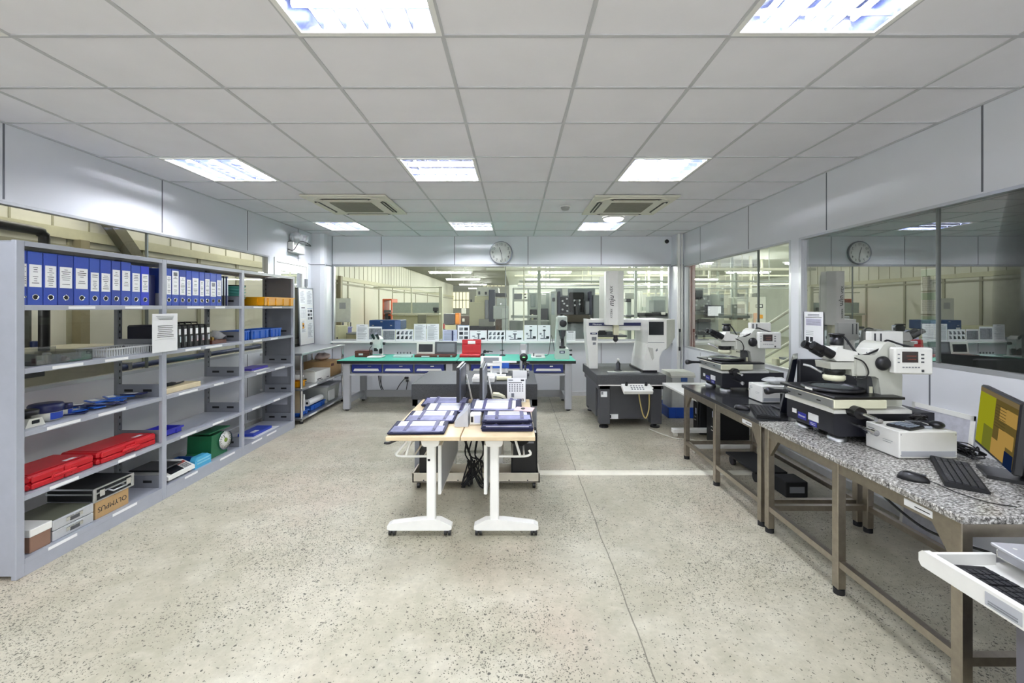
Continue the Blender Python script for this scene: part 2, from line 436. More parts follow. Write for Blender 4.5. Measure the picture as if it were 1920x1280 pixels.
# ---- windows: aluminium frames with glass panes
glass_b = pane_glass('clear glass', (.93, .95, .93), .55)
glass_l = pane_glass('corridor glass', (.88, .88, .84), .7)
glass_d = pane_glass('tinted glass', (.55, .57, .54), .5)
def window(name, axis, p, a0, a1, z0, z1, muls, glass, fr=.035, dep=.06):
    """axis: the wall's plane ('x' or 'y') at p"""
    def bx(g, u0, u1, v0, v1, d0, d1):
        return g.box(p+d0, p+d1, u0, u1, v0, v1) if axis == 'x' else g.box(u0, u1, p+d0, p+d1, v0, v1)
    g = G(alu)
    bx(g, a0, a1, z1-fr*.6, z1, 0, dep); bx(g, a0, a1, z0, z0+fr*.8, 0, dep)
    bx(g, a0, a0+fr, z0+fr*.8, z1-fr*.6, 0, dep); bx(g, a1-fr, a1, z0+fr*.8, z1-fr*.6, 0, dep)
    w = struct(g, name)
    e = [a0+fr] + muls + [a1-fr]
    for i in range(len(e)-1):
        q = G(glass); c = dep*.5
        if axis == 'x': q.add([(p+c, e[i], z0), (p+c, e[i+1], z0), (p+c, e[i+1], z1), (p+c, e[i], z1)], [(0, 1, 2, 3)])
        else: q.add([(e[i], p+c, z0), (e[i+1], p+c, z0), (e[i+1], p+c, z1), (e[i], p+c, z1)], [(0, 1, 2, 3)])
        q.obj('pane', w)
    for m in muls:
        q = G(M('glazing joint', '#6f7471', .4)); bx(q, m-.006, m+.006, z0, z1, dep*.3, dep*.7); q.obj('glazing_joint', w)
    return w
window('window_1', 'y', YB, -3.19, 2.73, W1, W0, [-.16], glass_b)
window('window_2', 'x', XL-.06, -.2, 5.95, .95, 2.26, [1.5, 4.0], glass_l)
window('window_3', 'x', XR, 4.40, 7.2, .87, 2.24, [5.04], glass_b)
window('window_4', 'x', XR, .2, 4.28, 1.14, 2.24, [2.9], glass_d)
window('added_rear_window', 'y', YF-.08, -3.2, 2.65, .5, 2.62, [-1.25, .7], glass_b)  # invented glazing behind the camera, lets sky light fill the room
struct(G(white).box(-3.185, 2.73, YB-.075, YB, W1-.035, W1, .004), 'trim_3')          # sill ledge under the back glazing
# red pipe-like jamb behind the far pane's edge
# ---- door in the long wall
d = G(white)
for p in ((XL-.03, XL+.012, 6.06, 6.11, 0, 2.26), (XL-.03, XL+.012, 6.99, 7.04, 0, 2.26), (XL-.03, XL+.012, 6.11, 6.99, 2.2, 2.26)): d.box(*p)
door = struct(d, 'door_1')
q = G(white)
for p in ((6.115, 6.985, .01, .9), (6.115, 6.985, 2.08, 2.195), (6.115, 6.24, .9, 2.08), (6.86, 6.985, .9, 2.08)): q.box(XL-.025, XL+.004, *p)
q.obj('door_leaf', door, bev=.003)
q = G(pane_glass('frosted door glass', (.7, .73, .74), 1.)); q.add([(XL-.01, 6.24, .9), (XL-.01, 6.86, .9), (XL-.01, 6.86, 2.08), (XL-.01, 6.24, 2.08)], [(0, 1, 2, 3)]); q.obj('pane', door)
q = G(chrome).box(XL+.004, XL+.012, 6.9, 6.94, .95, 1.12).cyl((XL+.01, 6.92, 1.05), (XL+.055, 6.92, 1.05), .008).cyl((XL+.05, 6.93, 1.05), (XL+.05, 6.8, 1.05), .009); q.obj('door_handle', door)
q = G(grey).box(XL+.005, XL+.03, 6.93, 6.99, 1.88, 2.0); q.obj('door_closer', door)

# ---- recessed ceiling lamps: reflector box, three tubes, cross louvres
tubem = glow('lit tube', '#f4f7ff', 130.0)
refl = M('lamp reflector', '#a3a9c2', .22, 1., var=.03)
louv = M('louvre blade', '#d3d7e3', .2, 1., var=.01)
names = {6.19: 'over the green benches', 3.51: 'over the middle of the room', 1.28: 'over the open front floor', -1.3: 'at the unseen near end of the room'}
sides = {-2.95: 'nearest the binder shelving', -.98: 'in the middle column', .98: 'nearest the microscope benches'}
def lamp(along):
    t = thing('ceiling_light', 'x', 'light', (0, 0, 0), 'recessed louvred ceiling lights')
    W = .315; g = G(refl)
    g.box(-W, W, -W, W, .105, .11).box(-W, -W+.004, -W, W, 0, .105).box(W-.004, W, -W, W, 0, .105).box(-W, W, -W, -W+.004, 0, .105).box(-W, W, W-.004, W, 0, .105)
    for k in (-.1, .1): g.prism([(k-.03, .105), (k, .05), (k+.03, .105)], 'y', -W+.004, W-.004)
    g.obj('reflector_box', t)
    f = G(white)
    for a, b, c, d in ((-.325, .325, -.325, -.3), (-.325, .325, .3, .325), (-.325, -.3, -.3, .3), (.3, .325, -.3, .3)): f.box(a, b, c, d, -.004, .004)
    f.obj('rim', t)
    for k in (-.2, 0, .2):
        u = G(tubem).cyl((k, -.29, .055), (k, .29, .055), .013, n=8); u.obj('fluorescent_tube', t)
    b = G(louv)
    for k in (-.1, .1): b.prism([(k-.002, .002), (k+.002, .002), (k+.01, .034), (k-.01, .034)], 'y', -.3, .3)
    for k in range(5):
        y = -.2+.1*k; b.box(-.3, .3, y-.0015, y+.0015, .004, .034)
    b.obj('louvre', t); return t
proto = lamp(0); first = True
for xa, xb in LAMP_X:
    for ya, yb in LAMP_Y:
        lab = 'square louvred ceiling light %s, %s' % (sides[xa], names[ya])
        loc = ((xa+xb)/2, (ya+yb)/2, ZC); rz = PI/2 if xa == -.98 else 0
        if first: proto.location = loc; proto.rotation_euler = (0, 0, rz); proto['label'] = lab; first = False
        else: dup(proto, loc, rz, lab)

# ---- ceiling cassettes
acw = M('cassette plastic', '#e3e1d3', .45, var=.02)
acg = M('cassette grille', '#8d8b7c', .6, var=.06)
acd = M('cassette slot', '#3b3a34', .6)
def cassette():
    t = thing('ceiling_cassette', 'x', 'air conditioner', (0, 0, 0), 'ceiling air conditioning cassettes')
    G(acw).box(-.475, .475, -.475, .475, -.022, -.002, .008).obj('panel', t)
    g = G(acw); oct_ = [(.42, .26), (.36, .36), (.26, .42), (-.26, .42), (-.36, .36), (-.42, .26), (-.42, -.26), (-.36, -.36), (-.26, -.42), (.26, -.42), (.36, -.36), (.42, -.26)]
    g.prism(oct_, 'z', -.034, -.022); g.obj('raised_ring', t)
    q = G(acg).box(-.24, .24, -.24, .24, -.042, -.034, .004)
    q.use(M('cassette rib', '#77756a', .6))
    for k in range(15): q.box(-.235, .235, -.228+.031*k, -.222+.031*k, -.0435, -.0415)
    q.obj('intake_grille', t)
    for k in range(4):
        a = k*PI/2; s = G(acd); s.xf = Matrix.Rotation(a, 4, 'Z')
        s.prism([(-.29, -.385), (-.25, -.405), (.25, -.405), (.29, -.385), (.25, -.345), (-.25, -.345)], 'z', -.0365, -.033); s.obj('air_slot', t)
        f = G(acw); f.xf = Matrix.Rotation(a, 4, 'Z') @ TR((0, -.372, -.036), 0, .5); f.box(-.25, .25, -.02, .02, -.002, .002); f.obj('flap', t)
    return t
c = cassette(); c.location = (-1.885, 5.13, ZC); c['label'] = 'cream square ceiling air conditioner on the shelving side of the room'
dup(c, (1.355, 5.15, ZC), 0, 'cream square ceiling air conditioner on the microscope side, above the round lamp')
t = thing('ceiling_dome_lamp', 'small round glowing dome lamp on the ceiling behind an air conditioner', 'light', (1.36, 5.88, ZC))
G(white).lathe([(.15, 0), (.155, -.015), (.14, -.02)], (1.36, 5.88, ZC), n=28, cap=False).obj('base_ring', t)
G(glow('dome glow', '#fffdf4', 2.2)).lathe([(.14, -.018), (.125, -.04), (.08, -.055), (.001, -.06)], (1.36, 5.88, ZC), n=28).obj('diffuser', t)
t = thing('smoke_detector', 'small grey round detector on the bare ceiling between lamps', 'detector', (.62, 5.23, ZC))
G(M('detector grey', '#a8a8a6', .5)).lathe([(.052, 0), (.055, -.02), (.04, -.045), (.001, -.05)], (.62, 5.23, ZC)).obj('body', t)
G(white).lathe([(.065, 0), (.065, -.008), (.052, -.01)], (.62, 5.23, ZC)).obj('mount_ring', t)

# ---- wall clock: 11:28
cx, cz, cy, cr = AX(939.5, YB), AZ(474, YB), YB-.03, .2
t = thing('wall_clock', 'round white wall clock with black numerals above the back glazing', 'clock', (cx, YB-.02, cz))
G(M('clock rim', '#8d9098', .3, .8)).lathe([(cr*.93, -.012), (cr*.99, -.02), (cr, -.005), (cr, .03), (.02, .03)], (cx, cy, cz), 'y', 40, False).obj('rim', t)
G(white).lathe([(.001, -.008), (cr*.94, -.008), (cr*.94, .02)], (cx, cy, cz), 'y', 40).obj('face', t)
q = G(inkd)
for h in range(1, 13):
    a = PI/2 - h*PI/6; q.text(str(h), .056, FR((cx+math.cos(a)*.145, cy-.0095, cz+math.sin(a)*.145), (1, 0, 0), (0, 0, 1)))
q.obj('numerals', t)
def hand(ang, ln, w):
    q = G(inkd); q.xf = FR((cx, cy-.013, cz), (1, 0, 0), (0, 0, 1)) @ Matrix.Rotation(-ang, 4, 'Z'); q.box(-w/2, w/2, -.03, ln, 0, .0015); return q
hand(math.radians(344), .095, .009).obj('hour_hand', t); hand(math.radians(170), .14, .006).obj('minute_hand', t)
# ---- security camera
t = thing('dome_camera', 'small black camera high in the back corner near the wall conduit', 'camera', (AX(1250, 7.4), 7.42, AZ(453, 7.42)))
p = t.location
G(white).cyl((p.x, YB, p.z), (p.x, 7.41, p.z), .035).obj('mount_plate', t)
G(black).ball((p.x, 7.39, p.z), .036).obj('lens_ball', t)
# ---- conduits in the corner by the microscope-side wall
q = G(white)
x0 = AX(1274, 7.16)
g = thing('wall_conduit', 'white vertical cable conduit in the back corner by the far pane', 'conduit', (x0, 7.17, 0))
G(white).box(x0-.03, x0+.012, 7.15, 7.198, 0, ZC-.006, .004).obj('trunking', g)
G(white).cyl((x0+.045, 7.17, .0), (x0+.045, 7.17, ZC-.006), .014, n=10).obj('pipe', g)
q = G(black).tube([(x0-.005, 7.14, AZ(620, 7.16)), (x0-.003, 7.14, AZ(640, 7.16)), (x0-.008, 7.14, AZ(655, 7.16))], .006).box(x0-.02, x0+.005, 7.125, 7.149, AZ(657, 7.16), AZ(650, 7.16)).box(x0-.014, x0+.008, 7.13, 7.149, AZ(622, 7.16), AZ(616, 7.16)); q.obj('hanging_plug', g)

# ---- emergency light with two heads
y0, y1 = 6.42, 6.77; z0, z1 = AZ(475, 6.6), AZ(456, 6.6)
t = thing('emergency_light', 'white twin-head emergency light on the wall above the door', 'light', (XL, 6.6, z0))
G(white).box(XL+.004, XL+.09, y0, y1, z0, z1, .008).obj('battery_box', t); G(grey_lt).box(XL+.0005, XL+.004, y0+.03, y1-.03, z0+.02, z1-.02).obj('mount_plate', t)
for yy in (6.49, 6.68):
    q = G(M('lamp head shell', '#d3d5da', .25, .3)).ball((XL+.09, yy, z1+.075), .085, 16); q.cyl((XL+.15, yy, z1+.075), (XL+.172, yy, z1+.07), .06, .05, 18); h = q.obj('lamp_head', t)
    G(black).cyl((XL+.05, yy, z1-.005), (XL+.05, yy, z1+.02), .015).obj('swivel', h)
G(black).tube([(XL+.02, y0-.03, z0+.04), (XL+.1, y0-.01, z0+.03), (XL+.16, y0+.04, z1), (XL+.17, 6.62, z1+.02), (XL+.16, y1+.06, z1-.01), (XL+.06, y1+.08, z1+.01)], .006, sub=4).obj('wire_loop', t)

# ---- raised white cable cover across the floor
single(G(M('cable cover', '#e4e1d2', .5)).prism([(3.93, 0), (4.02, 0), (4.0, .018), (3.95, .018)], 'x', .22, 2.4), 'cable_cover', 'white floor cable cover running from the tables to the dark bench', 'cable cover')
# ================================================================== BINDER SHELVING ALONG THE LONG WALL
SX, SB = -2.82, -3.21
POSTS = [(2.412, 2.457), (3.415, 3.46), (4.41, 4.455), (5.43, 5.475)]
LEV = [.10, .463, .83, 1.193, 1.56]
TOPZ = 1.93
rk = thing('shelving_unit', 'long grey steel shelving with three open bays along the wall', 'shelving', (-3.0, 3.96, 0))
for k, (a, b) in enumerate(POSTS):
    G(rackgrey).box(SX-.03, SX, a, b, 0, TOPZ, .003).obj('post', rk)
    q = G(M('rear post grey', '#6f7279', .45)).box(SB, SB+.03, a, b, 0, TOPZ, .003).use(blackm)
    for z in range(34): q.box(SB+.03, SB+.0305, a+.016, a+.026, .12+.053*z, .14+.053*z)
    q.obj('post', rk)
for i in range(3):
    a, b = POSTS[i][1], POSTS[i+1][0]
    for z in LEV + [TOPZ]:
        q = G(rackgrey).box(SB+.005, SX-.002, a-.02, b+.02, z-.006, z).box(SX-.006, SX-.0005, a, b, z-.03, z-.0, .001).box(SB, SB+.006, a, b, z-.03, z)
        s = q.obj('shelf_board', rk)
        if z != TOPZ:
            r = random.Random(int(z*1000)+i); y = a + r.uniform(.1, .25)
            while y < b-.22:
                w = r.uniform(.13, .22); G(paper).box(SX-.0005, SX+.0008, y, y+w, z-.024, z-.006).obj('label_strip', s); y += w + r.uniform(.05, .3)
    G(rackgrey).box(SX-.012, SX-.002, a, b, 0, .09).obj('kick_plate', rk)
side = M('side plate grey', '#787b84', .4, var=.03)
for k, (a, b) in enumerate(POSTS):
    if k in (0, 3):
        y = a+.008 if k == 0 else b-.014
        q = G(rackgrey if k == 0 else side).box(SB+.02, SX-.02, y, y+.006, .02, TOPZ-.01)
        if k == 3: q.use(rackgrey).box(SB+.1, SX-.09, y-.003, y, .3, .43).box(SB+.1, SX-.09, y-.003, y, .66, .79)
        q.obj('side_panel', rk)
    if k:
        for z in LEV:
            yy = (a+b)/2
            q = G(side).box(SB+.03, SX-.03, yy-.022, yy-.018, z, z+.1).use(blackm)
            for xx in (SB+.12, SX-.12): q.box(xx-.035, xx+.035, yy-.0225, yy-.0175, z+.04, z+.06)
            q.obj('slotted_divider', rk)

def on_shelf_y(px, X=SX): return YX(px, X)
rng = random.Random(5)
BG = 'blue lever arch binders on the top shelf'
def binder(y0, y1, z, label, hgt=.31, tone=None, lab=(.34, .78), pic=False, lean=0., x=SX-.012, ink_=True):
    w = y1-y0-.004; t = thing('lever_arch_binder', label, 'binder', (x-.14, (y0+y1)/2, z), BG)
    body = tone or blue
    q = G(body).box(x-.285, x-.003, y0+.002, y0+.005, z+.0005, z+hgt).box(x-.285, x-.003, y1-.005, y1-.002, z+.0005, z+hgt).box(x-.006, x, y0+.002, y1-.002, z+.0005, z+hgt, .002); q.obj('cover', t)
    G(paper).box(x-.28, x-.03, y0+.006, y1-.006, z+.008, z+hgt-.012).obj('pages', t)
    q = G(paper); h0, h1 = lab; m = .1*w if not pic else .04*w
    q.box(x, x+.0008, y0+.002+m, y1-.002-m, z+hgt*h0, z+hgt*h1)
    yy = h1-.05; q.use(ink)
    while yy > h0+.04:
        s = rng.uniform(.0, .2)*w; q.use(ink if rng.random() < .5 else inkd).box(x+.0008, x+.0011, y0+.002+w*.2+s, y1-.002-w*.2-s, z+hgt*yy-.0035, z+hgt*yy); yy -= rng.choice([.04, .04, .09])
    if pic: q.use(photog).box(x+.0008, x+.0011, y0+w*.25, y1-w*.25, z+hgt*(h1-.14), z+hgt*(h1-.04))
    q.obj('spine_label', t)
    r = min(.013, w*.25); c = (x, (y0+y1)/2, z+hgt*.15)
    q = G(chrome).lathe([(r, 0), (r*1.1, .002), (r*1.35, .002), (r*1.35, 0)], c, 'x', 16); q.use(blackm).cyl((x, c[1], c[2]), (x+.0006, c[1], c[2]), r, n=16); q.obj('finger_ring', t)
ed = [55, 85, 112, 142, 171, 191, 212, 230, 249, 267, 283]
ys = [2.4585] + [on_shelf_y(e) for e in ed]
tones = [blue, M('binder blue worn', '#2f4fb0', .45), blue, M('binder blue dark', '#23409e', .42)]
for i in range(11):
    binder(ys[i], ys[i+1], LEV[4], 'blue lever arch binder, %s from the near end of the first bay\'s top row' % ORD[i], tone=tones[i % 4] if i < 10 else M('vivid binder blue', '#1a35c4', .4), lab=((.34, .76) if i < 5 else (.3, .7) if i < 7 else (.34, .8)), hgt=.315 if i < 9 else .30)
single(G(navy).box(-3.02, -2.87, 3.325, 3.408, LEV[4]+.0005, LEV[4]+.24, .003), 'document_box', 'dark navy box pushed back behind the last binder of the first bay', 'box')
ed2 = [313, 324.6, 338.4, 351.7, 361.8, 376, 386, 396.5, 408, 418]
ys = [max(3.465, on_shelf_y(e)) for e in ed2]
for i in range(9):
    binder(ys[i], ys[i+1], LEV[4], 'blue lever arch binder, %s from the near post of the second bay\'s top row' % ORD[i], tone=tones[(i+1) % 4], lab=((.3, .95) if i == 1 else (.28, .74) if i % 2 else (.3, .8)), pic=i in (1, 7), hgt=.305)
for k in range(3):
    y = on_shelf_y(419+5*k); x = SX-.02; w = .022
    q = G([inkd, black, navy][k]).box(x-.27, x, y, y+w, LEV[4]+.0005, LEV[4]+.29, .002)
    t = thing('slim_folder', ['thin black folder beside the last blue binder of the second bay', 'thin black folder in the middle of the three slim ones', 'thin dark folder nearest the clear sleeves in the second bay'][k], 'folder', (x-.13, y+w/2, LEV[4]), 'slim dark folders')
    q.obj('cover', t); G(M('clear sleeve', '#c4ccd6', .2)).box(x, x+.001, y+.004, y+w-.004, LEV[4]+.1, LEV[4]+.27).obj('spine_sleeve', t)
# teal stacked bowls beside the third post
t = thing('stacking_tubs', 'stack of round teal plastic tubs behind the third shelf post', 'tubs', (-3.05, 4.62, LEV[4]))
for k in range(5):
    z = LEV[4]+.0005+.03*k; q = G(tealp).lathe([(.001, 0), (.08, 0), (.108, .08), (.118, .083), (.118, .09), (.104, .09), (.078, .008), (.001, .008)], (-3.05, 4.62, z), n=24); q.obj('tub', t)
G(inkd).lathe([(.118, 0), (.12, .012), (.001, .014)], (-3.05, 4.62, LEV[4]+.2105), n=24).obj('lid', t)
# yellow tray at the end
def tray(name, label, cat, x0, x1, y0, y1, z, h, m, group=None, ribs=0, rim=.012, tilt=0.):
    q = G(m); th = .005
    q.box(x0, x1, y0, y1, z, z+th).box(x0, x0+th, y0, y1, z, z+h).box(x1-th, x1, y0, y1, z, z+h).box(x0, x1, y0, y0+th, z, z+h).box(x0, x1, y1-th, y1, z, z+h)
    q.box(x0-rim, x1+rim, y0-rim, y0, z+h-.014, z+h).box(x0-rim, x1+rim, y1, y1+rim, z+h-.014, z+h).box(x0-rim, x0, y0, y1, z+h-.014, z+h).box(x1, x1+rim, y0, y1, z+h-.014, z+h)
    for k in range(ribs):
        y = y0+(y1-y0)*(k+.5)/ribs; q.box(x1, x1+.008, y-.006, y+.006, z, z+h-.014)
    for k in range(max(2, ribs//2)):
        x = x0+(x1-x0)*(k+.5)/max(2, ribs//2); q.box(x-.006, x+.006, y0-.008, y0, z, z+h-.014)
    return single(q, name, label, cat, group)
tray('parts_tray', 'amber yellow plastic tray on the far end of the top shelf', 'tray', -3.12, -2.80, 4.77, 5.40, LEV[4]+.001, .10, yellow, ribs=4)
# ---- second level
q = G(M('white basket', '#c9ccd0', .45)); X0, X1, Y0, Y1, z = -3.08, -2.87, 3.0, 3.36, LEV[3]+.001
q.box(X0, X1, Y0, Y1, z, z+.004)
for k in range(19):
    y = Y0+(Y1-Y0)*k/18; q.box(X1-.004, X1+.002, y-.004, y+.004, z, z+.05); q.box(X0-.002, X0+.004, y-.004, y+.004, z, z+.05)
for k in range(12):
    x = X0+(X1-X0)*k/11; q.box(x-.004, x+.004, Y0-.002, Y0+.004, z, z+.05); q.box(x-.004, x+.004, Y1-.004, Y1+.002, z, z+.05)
for a in ((X0-.012, X1+.012, Y0-.012, Y0+.004), (X0-.012, X1+.012, Y1-.004, Y1+.012), (X0-.012, X0+.004, Y0, Y1), (X1-.004, X1+.012, Y0, Y1)): q.box(*a, z+.05, z+.06)
single(q, 'slotted_basket', 'shallow pale slotted basket on the second shelf of the first bay', 'basket')
t = thing('parts_tray', 'clear plastic tray holding small metal parts at the near end of the second shelf', 'tray', (-3.0, 2.72, LEV[3]))
q = G(pane_glass('clear acrylic', (.9, .91, .9), .6)); X0, X1, Y0, Y1, z = -3.12, -2.87, 2.56, 2.9, LEV[3]+.002
q.box(X0, X1, Y0, Y1, z, z+.003).box(X0, X0+.003, Y0, Y1, z, z+.09).box(X1-.003, X1, Y0, Y1, z, z+.06).box(X0, X1, Y0, Y0+.003, z, z+.07).box(X0, X1, Y1-.003, Y1, z, z+.07); q.obj('clear_box', t)
for k in range(12):
    x, y = rng.uniform(X0+.05, X1-.03), rng.uniform(Y0+.03, Y1-.03)
    q = G(rng.choice([steelL, grey_dk, steel, brown])); q.cyl((x, y, z+.003), (x, y, z+rng.uniform(.02, .06)), rng.uniform(.008, .02), n=12); q.obj('metal_part', t)
single(G(M('deep navy box', '#0e1026', .5)).box(-3.17, -2.93, 3.48, 3.62, LEV[3]+.001, 1.40, .012), 'storage_case', 'dark navy case behind the hanging notice on the second shelf', 'case')
y = on_shelf_y(338, -2.87)
for k in range(6):
    y0 = on_shelf_y(334+10.6*k, -2.87); y1 = on_shelf_y(334+10.6*(k+1), -2.87)-.012; z = LEV[3]+.001
    t = thing('tool_case', 'upright black tool case, %s from the near end of its row' % ORD[k], 'case', (-3.02, (y0+y1)/2, z), 'upright black tool cases')
    G(black).box(-3.16, -2.88, y0, y1, z, z+.195, .006).obj('shell', t)
    G(black).box(-2.88, -2.872, y0+.004, (y0+y1)/2-.001, z+.01, z+.185, .002).obj('lid_edge', t)
    G(paper).box(-2.872, -2.8712, y0+.01, y1-.018, z+.115, z+.165).obj('case_label', t)
    G(chrome).box(-2.872, -2.868, y0+.018, y1-.02, z+.05, z+.1).obj('latch', t)
    G(black).tube([(-3.1, (y0+y1)/2, z+.19), (-3.1, (y0+y1)/2, z+.212), (-2.98, (y0+y1)/2, z+.212), (-2.98, (y0+y1)/2, z+.19)], .006).obj('handle', t)
t = thing('parts_box', 'small brown open box with brass bits beside the black tool cases', 'box', (-2.95, 4.16, LEV[3]))
z = LEV[3]+.001
G(brown).box(-3.05, -2.87, 4.05, 4.25, z, z+.035, .003).obj('box_body', t)
for k in range(5): G(M('brass', '#b99a57', .3, 1.)).cyl((-2.9-.03*k, 4.1+.035*k, z+.035), (-2.9-.03*k, 4.1+.035*k, z+.06), .01, n=10).obj('brass_bit', t)
pb = M('clear plastic film', '#d3d5d8', .25, var=.12, sc=25)
single(G(pb).blob((-3.02, 4.325, LEV[3]+.066), (.15, .1, .1), rng), 'plastic_bag', 'crumpled clear plastic bag just before the third post on the second shelf', 'bag')
t = thing('hanging_notice', 'white notice in a plastic holder hung on the second shelf post', 'notice', (-2.80, 3.42, 1.1))
fr = FR((-2.803, 3.425, AZ(661, 3.35)+.0), (0, 1, 0), (0, 0, 1)); q = G(paper); q.xf = fr; q.box(-.123, .123, 0, .305, -.004, 0, .001); q.obj('holder', t)
q = G(); q.xf = fr @ Matrix.Translation((0, .06, .0006)); q.use(ink)
for k, y in enumerate((.225, .215, .205, .2)): q.box(-.09+.01*k, .085-.006*k, y-.003, y, 0, .0004)
q.use(inkd)
for k, y in enumerate((.15, .135, .12, .105, .09, .076, .062)): q.box(-.085+rng.uniform(0, .02), .085-rng.uniform(0, .03), y-.004, y, 0, .0004)
q.use(ink).box(-.1, .1, .04, .041, 0, .0004); q.obj('printed_text', t)
bins = [(4.47, 4.62), (4.63, 4.99), (5.0, 5.25)]
bnm = ['short blue open bin touching the third post on the second shelf', 'wide blue open bin in the middle of its row of three', 'blue open bin nearest the shelving\'s far end panel']
for k, (a, b) in enumerate(bins): tray('open_bin', bnm[k], 'bin', -3.12, -2.87, a+.012, b-.012, LEV[3]+.001, .1, blueb, 'blue open bins on the second shelf', ribs=3, rim=.006)
single(G(pb).blob((-3.0, 4.545, LEV[3]+.05), (.14, .08, .08), rng), 'plastic_bag', 'clear plastic bag lying in the short blue bin', 'bag')
# ---- third level
z = LEV[2]
t = thing('digital_gauge', 'small white digital gauge with black pan at the near end of the third shelf', 'gauge', (-2.93, 2.56, z))
G(offwhite).prism([(2.51, z+.001), (2.62, z+.001), (2.60, z+.05), (2.53, z+.05)], 'x', -2.99, -2.88).obj('body', t)
G(screen_off).box(-2.88, -2.878, 2.545, 2.585, z+.02, z+.04).obj('display', t); G(black).lathe([(.001, 0), (.05, 0), (.05, .025), (.04, .03), (.001, .03)], (-2.93, 2.565, z+.07), n=20).obj('pan', t); G(black).cyl((-2.93, 2.565, z+.05), (-2.93, 2.565, z+.07), .015).obj('stem', t)
def jar(y0, y1, x, h, label):
    t = thing('lidded_jar', label, 'jar', (x, (y0+y1)/2, z)); r = (y1-y0)/2; c = (x, (y0+y1)/2, z+.001)
    G(offwhite).lathe([(.001, 0), (r*.85, 0), (r, h*.2), (r, h*.55), (.001, h*.55)], c, n=28).obj('tub', t)
    G(navy).lathe([(r*1.02, h*.52), (r*1.06, h*.56), (r*1.06, h*.92), (r*.98, h), (.001, h)], c, n=28).obj('lid', t)
    a = [(-.5+.1*k) for k in range(11)]; q = G(blue)
    q.add([(x+math.cos(v)*r*1.015, c[1]+math.sin(v)*r*1.015, c[2]+zz) for zz in (h*.1, h*.5) for v in a], [(k, k+1, 12+k, 11+k) for k in range(10)]); q.obj('jar_label', t)
jar(2.635, 2.79, -2.98, .105, 'round white jar with a dark blue lid on the third shelf')
jar(2.82, 2.885, -3.0, .075, 'small dark blue jar beside the round white jar')
for k in range(16):
    y = 2.86+.031*k+rng.uniform(-.02, .02); x = rng.uniform(-3.1, -2.93); zz = z+.0015+.0115*(k % 4)
    q = G(navy if k % 3 == 0 else blueb); q.xf = TR((x, y, zz), rng.uniform(-.6, .6), rng.uniform(-.02, .02), 0)
    q.box(-.075, .075, -.035, .035, 0, .008, .002).use(paper if k % 2 else M('film gloss', '#9db6e6', .15)).box(-.06, .02, -.022, .022, .008, .0086)
    single(q, 'foil_packet', 'glossy blue packet in the heap on the third shelf of the first bay', 'packet', 'glossy blue packets heaped on the third shelf')
t = thing('wooden_block', 'pale wooden board with small black tools on it in the second bay', 'board', (-2.95, 3.7, z))
G(M('pale pine', '#dccdaa', .55, var=.08)).box(-3.03, -2.86, 3.49, 3.89, z+.001, z+.045, .003).obj('board', t)
G(blackm).blob((-2.97, 3.66, z+.055), (.08, .16, .03), rng).tube([(-2.95, 3.55, z+.052), (-2.93, 3.7, z+.056), (-2.98, 3.84, z+.05)], .007, sub=4).obj('small_tool', t)
t = thing('notepad', 'flat purple pad on white paper on the third shelf of the last bay', 'pad', (-3.0, 4.9, z))
G(paper).box(-3.08, -2.88, 4.72, 5.02, z+.001, z+.006).obj('paper_sheet', t); G(M('purple pad', '#4a3fa6', .5)).box(-3.1, -2.92, 4.74, 5.05, z+.006, z+.03, .003).obj('pad', t)
# ---- fourth level: red cases
def red_case(y0, y1, x0, x1, z, label, rz=0.):
    t = thing('carry_case', label, 'case', ((x0+x1)/2, (y0+y1)/2, z), 'long red instrument cases'); h = .085
    q = G(red).box(x0, x1, y0, y1, z+.001, z+h*.48, .012).box(x1-.004, x1+.012, y0+.02, y0+.2, z+.004, z+h*.46, .006).box(x1-.004, x1+.012, y1-.2, y1-.02, z+.004, z+h*.46, .006); q.obj('base_shell', t)
    q = G(red).box(x0, x1, y0, y1, z+h*.5, z+h, .012).box(x0+.03, x1-.03, y0+.03, y1-.03, z+h, z+h+.004, .002).box(x1-.004, x1+.012, y0+.02, y0+.2, z+h*.5, z+h*.95, .006).box(x1-.004, x1+.012, y1-.2, y1-.02, z+h*.5, z+h*.95, .006); q.obj('lid', t)
    m = (y0+y1)/2; G(red).box(x1, x1+.022, m-.07, m+.07, z+h*.35, z+h*.6, .006).obj('handle', t)
    G(paper).box(x1-.075, x1-.045, y1-.14, y1-.07, z+h+.004, z+h+.005).obj('sticker', t)
    for yy in (y0+.26, y1-.26): G(red).box(x1, x1+.014, yy-.02, yy+.02, z+h*.2, z+h*.75, .004).obj('latch', t)
red_case(2.50, 2.905, -3.14, -2.86, LEV[1], 'long red plastic instrument case nearest the end panel on the fourth shelf')
red_case(2.92, 3.40, -3.12, -2.855, LEV[1], 'long red plastic instrument case nearest the second post on the fourth shelf')
t = tray('shallow_tray', 'purple-blue shallow tray on the fourth shelf past the second post', 'tray', -3.1, -2.92, 3.50, 3.74, LEV[1]+.001, .05, M('violet tray', '#3a3cb8', .4), ribs=2)
